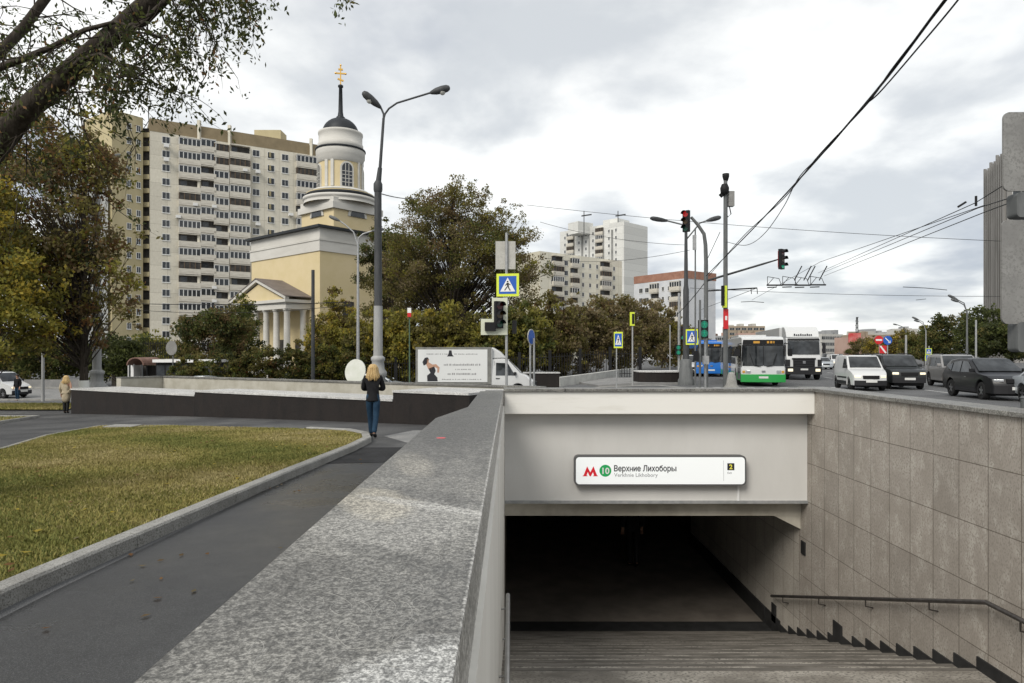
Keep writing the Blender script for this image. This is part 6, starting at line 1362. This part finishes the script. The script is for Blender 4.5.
# ------------------------------------------------------------------ people
def skin(name, chains, mat, parent, sub=2, root=None):
    """chains: list of lists of (id, (x,y,z), radius or (rx,ry)); nodes shared by id -> one continuous surface"""
    ids = {}; vs = []; rad = []; ed = []
    for ch in chains:
        prev = None
        for it in ch:
            i_ = it[0]
            if i_ not in ids: ids[i_] = len(vs); vs.append(it[1]); r_ = it[2]; rad.append(r_ if hasattr(r_, '__len__') else (r_, r_))
            if prev is not None and prev != ids[i_]: ed.append((prev, ids[i_]))
            prev = ids[i_]
    me = bpy.data.meshes.new(name); me.from_pydata(vs, ed, []); o = bpy.data.objects.new(name, me); COL.objects.link(o)
    m = o.modifiers.new('s', 'SKIN'); m.use_smooth_shade = True
    sv = me.skin_vertices[0].data
    for i, r_ in enumerate(rad): sv[i].radius = r_; sv[i].use_root = (i == 0)
    sb = o.modifiers.new('b', 'SUBSURF'); sb.levels = sub; sb.render_levels = sub
    dg = bpy.context.evaluated_depsgraph_get(); dg.update(); m2 = bpy.data.meshes.new_from_object(o.evaluated_get(dg)); bpy.data.objects.remove(o)
    m2.name = name; m2.materials.clear(); m2.materials.append(mat); m2.polygons.foreach_set('use_smooth', [True]*len(m2.polygons)); o = bpy.data.objects.new(name, m2); link(o, parent); return o
m_hair = M('blonde_hair', (.42,.28,.12), (.62,.45,.22), rough=.5, scale=12, stretch=(6,6,.5), bump=.6, bscale=40)
m_jean = M('jeans', (.008,.025,.05), (.018,.045,.08), rough=.85, scale=6)
m_jack = M('black_jacket', (.006,.006,.007), (.014,.014,.016), rough=.85, scale=5, bump=.3)
m_coat = M('beige_coat', (.3,.25,.17), (.4,.34,.24), rough=.9, scale=5); m_shoe = M('black_shoes', (.012,.012,.012), rough=.5)
def person(label, loc, rz, H_=1.68, hair='long', top=None, bottom=None, coat=None, stride=.0, arms='front', haircol=None, skinm=None):
    t = thing('person', label, 'person', loc, rz); k = H_/1.68
    def V(x, y, z): return (x*k, y*k, z*k)
    s_ = stride
    J = dict(pel=V(0,0,.93), sp=V(0,-.005,1.1), ch=V(0,-.01,1.28), nk=V(0,0,1.43), nk2=V(0,.01,1.49), hd=V(0,.02,1.57), hd2=V(0,.02,1.64))
    b = [[('pel',J['pel'],(.13*k,.1*k)),('sp',J['sp'],(.115*k,.085*k)),('ch',J['ch'],(.135*k,.1*k)),('nk',J['nk'],.055*k),('nk2',J['nk2'],.05*k),('hd',J['hd'],(.075*k,.09*k)),('hd2',J['hd2'],(.068*k,.08*k))]]
    b.append([('hd',J['hd'],0),('ns',V(0,.125,1.555),.012*k)])
    for e in (-1,1): b.append([('hd',J['hd'],0),('ear%d' % e,V(e*.082,.01,1.57),.014*k)])
    legs = {}; armp = {}
    for e, st in ((-1,s_),(1,-s_)):
        hip = V(e*.085,0,.88); kn = V(e*.075-.0*e,st*.45+.02,.5+abs(st)*.03); an = V(e*.055,st-(.02 if st >= 0 else .06),.09+(.05 if st < 0 else 0)); toe = V(e*.065,st+.12,.035)
        legs[e] = (hip,kn,an,toe); b.append([('pel',J['pel'],0),('hip%d' % e,hip,.085*k),('kn%d' % e,kn,.052*k),('an%d' % e,an,.036*k),('toe%d' % e,toe,(.035*k,.025*k))])
        sh = V(e*.17,0,1.38)
        if arms == 'front': el = V(e*.235,.06,1.12); wr = V(e*.09,.26,1.12)
        else: el = V(e*.22,-.03,1.12); wr = V(e*.22,.05,.88)
        armp[e] = (sh,el,wr); d = (Vector(wr)-Vector(el)).normalized(); pm = Vector(wr)+d*.07*k
        b.append([('ch',J['ch'],0),('sh%d' % e,sh,.06*k),('el%d' % e,el,.042*k),('wr%d' % e,wr,.027*k),('pm%d' % e,tuple(pm),(.036*k,.018*k))])
        side = d.cross(Vector((0,0,1))); side = side.normalized() if side.length > .1 else Vector((0,1,0))
        for q in range(4): 
            o1 = pm+side*(q-1.5)*.019*k+d*.03*k; o2 = o1+d*.03*k*(1,1.15,1.1,.85)[q]+Vector((0,0,-.006)); o3 = o2+d*.022*k+Vector((0,0,-.014))
            b.append([('pm%d' % e,tuple(pm),0),('f%d%d' % (e,q),tuple(o1),.009*k),('g%d%d' % (e,q),tuple(o2),.008*k),('h%d%d' % (e,q),tuple(o3),.007*k)])
        th = Vector(wr)+d*.03*k-side*e*.035*k; b.append([('wr%d' % e,wr,0),('t%d' % e,tuple(th),.011*k),('u%d' % e,tuple(th+d*.035*k),.009*k)])
    skin('body', b, skinm or m_skin, t)
    # clothes
    if bottom:
        q = [[('a',J['pel'],(.15*k,.12*k)),('w',V(0,-.005,1.12),(.125*k,.095*k))]]
        for e in (-1,1): hip, kn, an, toe = legs[e]; q.append([('a',J['pel'],0),('h%d' % e,hip,.102*k),('k%d' % e,kn,.07*k),('n%d' % e,(an[0],an[1],an[2]-.015),.06*k)])
        skin('trousers', q, bottom, t)
    q = [[('a0',V(0,0,.83),(.19*k,.15*k)),('a1',V(0,0,.87),(.175*k,.14*k)),('a',V(0,0,.98),(.16*k,.125*k)),('b',J['sp'],(.14*k,.105*k)),('c',J['ch'],(.16*k,.12*k)),('n',V(0,0,1.42),.075*k)]]
    if coat: q.append([('a',V(0,0,.98),0),('s1',V(0,0,.75),(.19*k,.15*k)),('s2',V(0,0,.45),(.2*k,.16*k))])
    for e in (-1,1): sh, el, wr = armp[e]; q.append([('c',J['ch'],0),('s%d' % e,sh,.08*k),('e%d' % e,el,.065*k),('w%d' % e,tuple(Vector(wr).lerp(Vector(el),.08)),.045*k)])
    skin('coat' if coat else 'jacket', q, coat or top, t)
    for e in (-1,1):
        hip, kn, an, toe = legs[e]; skin('shoe', [[('a',(an[0],an[1]-.02,an[2]-.02),.048*k),('m',((an[0]+toe[0])/2,(an[1]+toe[1])/2,.05+(an[2]-.09*k)*.6),.045*k),('t',toe,.04*k)]], m_shoe, t)
    # hair cap + strands
    hm = haircol or m_hair; mb = MB(); n1, n2 = 26, 14; rr_ = random.Random(5)
    if hair == 'long':
        prof = [(0,.118),(.05,.112),(.085,.085),(.103,.045),(.108,0),(.112,-.05),(.122,-.1),(.135,-.15),(.14,-.19),(.12,-.215),(.08,-.2)]
    else: prof = [(0,.115),(.05,.108),(.082,.08),(.096,.04),(.096,0),(.09,-.035),(.07,-.05)]
    vs = []; fs = []
    for i, (r_, z) in enumerate(prof):
        for q in range(n1):
            a = 2*math.pi*q/n1; w = 1+.05*math.sin(q*5.3+i*.4)+.04*math.sin(q*9.7); x = r_*math.cos(a)*w; y = r_*math.sin(a)*w*1.02
            if y > .0 and z < .04: y = min(y, .045)
            vs.append(((x)*k, (y+.012)*k, (1.585+z+(.012*math.sin(q*3.7) if i > 7 else 0))*k))
    fs = [(i*n1+q, i*n1+(q+1) % n1, (i+1)*n1+(q+1) % n1, (i+1)*n1+q) for i in range(len(prof)-1) for q in range(n1)]
    mb.add(vs, fs, True)
    if hair == 'long':
        for q in range(70):
            a = rr_.uniform(math.pi*.95, math.pi*2.05); x, y = math.cos(a)*.11, math.sin(a)*.11+.01; l = rr_.uniform(.02,.06)
            mb.tube([(x*k, y*k, 1.62*k), (x*1.12*k, y*1.15*k, 1.5*k), (x*1.5*k+rr_.uniform(-.02,.02), y*1.35*k, (1.4+rr_.uniform(-.02,.03))*k), (x*1.2*k+rr_.uniform(-.02,.02), y*1.2*k, (1.37-l)*k)], [.01,.016,.013,.003], 5)
    mb.build('hair', hm, t)
    for e in (-1,1): mb = MB(); mb.lathe([(0,-.008),(.008,0),(0,.008)], V(e*.03,.103,1.59), 6); mb.build('eye', m_blk, t)
    mb = MB(); mb.box(-.02*k,.02*k,.1*k,.108*k,1.518*k,1.524*k); mb.build('mouth', M('lips', (.35,.1,.09)), t)
    return t
p0 = G(373, 15.9); person('blonde woman in a black jacket and blue jeans walking away beside the stair wall', p0, R(4), 1.7, top=m_jack, bottom=m_jean, stride=.17)
p0 = G(66, 29.3); person('blonde woman in a long beige coat at the left end of the dark parapet', p0, R(10), 1.62, coat=m_coat, arms='down', bottom=m_shoe)
m_brh = M('dark_hair', (.02,.015,.012), rough=.6)
p0 = G(17.5, 45); person('person in a dark top and blue jeans beside the white van at the far left', p0, R(170), 1.72, hair='short', top=m_jack, bottom=m_jean, haircol=m_brh, arms='down')
person('dark figure walking away inside the underpass, seen below the lintel', (P(633,0,15.9).x, 15.9, FLO), R(5), 1.75, hair='short', top=m_jack, bottom=m_shoe, haircol=m_brh, arms='down', stride=.06)
# ------------------------------------------------------------------ light, sky, camera
w = bpy.data.worlds.new('World'); S.world = w; w.use_nodes = True; N = w.node_tree.nodes; L = w.node_tree.links; bg = N['Background']
sky = N.new('ShaderNodeTexSky'); sky.sky_type = 'NISHITA'; sky.sun_disc = False
SEL, SAZ = 42, 215
sky.sun_elevation = R(SEL); sky.sun_rotation = R(SAZ)
tc_ = N.new('ShaderNodeTexCoord'); sp_ = N.new('ShaderNodeSeparateXYZ'); L.new(tc_.outputs['Generated'], sp_.inputs[0])
ad_ = N.new('ShaderNodeMath'); ad_.operation = 'ADD'; ad_.inputs[1].default_value = .22; mx_ = N.new('ShaderNodeMath'); mx_.operation = 'MAXIMUM'; mx_.inputs[1].default_value = 0; L.new(sp_.outputs[2], mx_.inputs[0]); L.new(mx_.outputs[0], ad_.inputs[0])
dx = N.new('ShaderNodeMath'); dx.operation = 'DIVIDE'; L.new(sp_.outputs[0], dx.inputs[0]); L.new(ad_.outputs[0], dx.inputs[1])
dy = N.new('ShaderNodeMath'); dy.operation = 'DIVIDE'; L.new(sp_.outputs[1], dy.inputs[0]); L.new(ad_.outputs[0], dy.inputs[1])
cb_ = N.new('ShaderNodeCombineXYZ'); L.new(dx.outputs[0], cb_.inputs[0]); L.new(dy.outputs[0], cb_.inputs[1])
def wn(sc, dt, off, lo, hi, dist=0):
    mp = N.new('ShaderNodeMapping'); mp.inputs['Location'].default_value = off; L.new(cb_.outputs[0], mp.inputs[0])
    n = N.new('ShaderNodeTexNoise'); n.inputs['Scale'].default_value = sc; n.inputs['Detail'].default_value = dt; n.inputs['Roughness'].default_value = .52; n.inputs['Distortion'].default_value = dist; L.new(mp.outputs[0], n.inputs['Vector'])
    r = N.new('ShaderNodeMapRange'); r.interpolation_type = 'SMOOTHSTEP'; r.inputs['From Min'].default_value = lo; r.inputs['From Max'].default_value = hi; L.new(n.outputs['Fac'], r.inputs['Value']); return r.outputs[0]
def wmix(f, a, b):
    x = N.new('ShaderNodeMix'); x.data_type = 'RGBA'
    if hasattr(f, 'links'): L.new(f, x.inputs['Factor'])
    else: x.inputs['Factor'].default_value = f
    for i, q in ((6,a),(7,b)):
        if isinstance(q, tuple): x.inputs[i].default_value = (*q, 1)
        else: L.new(q, x.inputs[i])
    return x.outputs[2]
K_ = 1.0
c1 = wmix(wn(1.5, 7, (3.1,1.7,0), .38, .6, .15), (4.9,5.1,5.25), (8.3,8.3,8.05))      # cloud bottoms to bright gaps
c2_ = wmix(wn(.9, 6, (0.6,4.2,2), .48, .66), c1, (3.5,3.75,4.2))                       # darker masses
out = wmix(.9, sky.outputs[0], c2_)
L.new(out, bg.inputs['Color']); bg.inputs['Strength'].default_value = .1
sl_ = bpy.data.lights.new('sun', 'SUN'); sl_.energy = 1.9; sl_.angle = R(28); sl_.color = (1,.95,.87)
so = bpy.data.objects.new('sun', sl_); COL.objects.link(so)
az = R(SAZ); el = R(SEL); dirv = Vector((math.sin(az)*math.cos(el), math.cos(az)*math.cos(el), math.sin(el)))
so.rotation_euler = dirv.to_track_quat('Z', 'Y').to_euler()
cam = bpy.data.cameras.new('camera'); co = bpy.data.objects.new('camera', cam); COL.objects.link(co); S.camera = co
co.location = (0, 0, CH); co.rotation_euler = (R(90), 0, 0); cam.sensor_width = 36; cam.lens = F/1024*36
cam.shift_x = (512-CX)/1024; cam.shift_y = (CY-341.5)/1024; cam.clip_end = 3000; cam.clip_start = .05
S.view_settings.view_transform = 'Standard'; S.view_settings.look = 'None'; S.view_settings.exposure = .56; S.view_settings.gamma = 1
S.render.resolution_x = 1024; S.render.resolution_y = 683
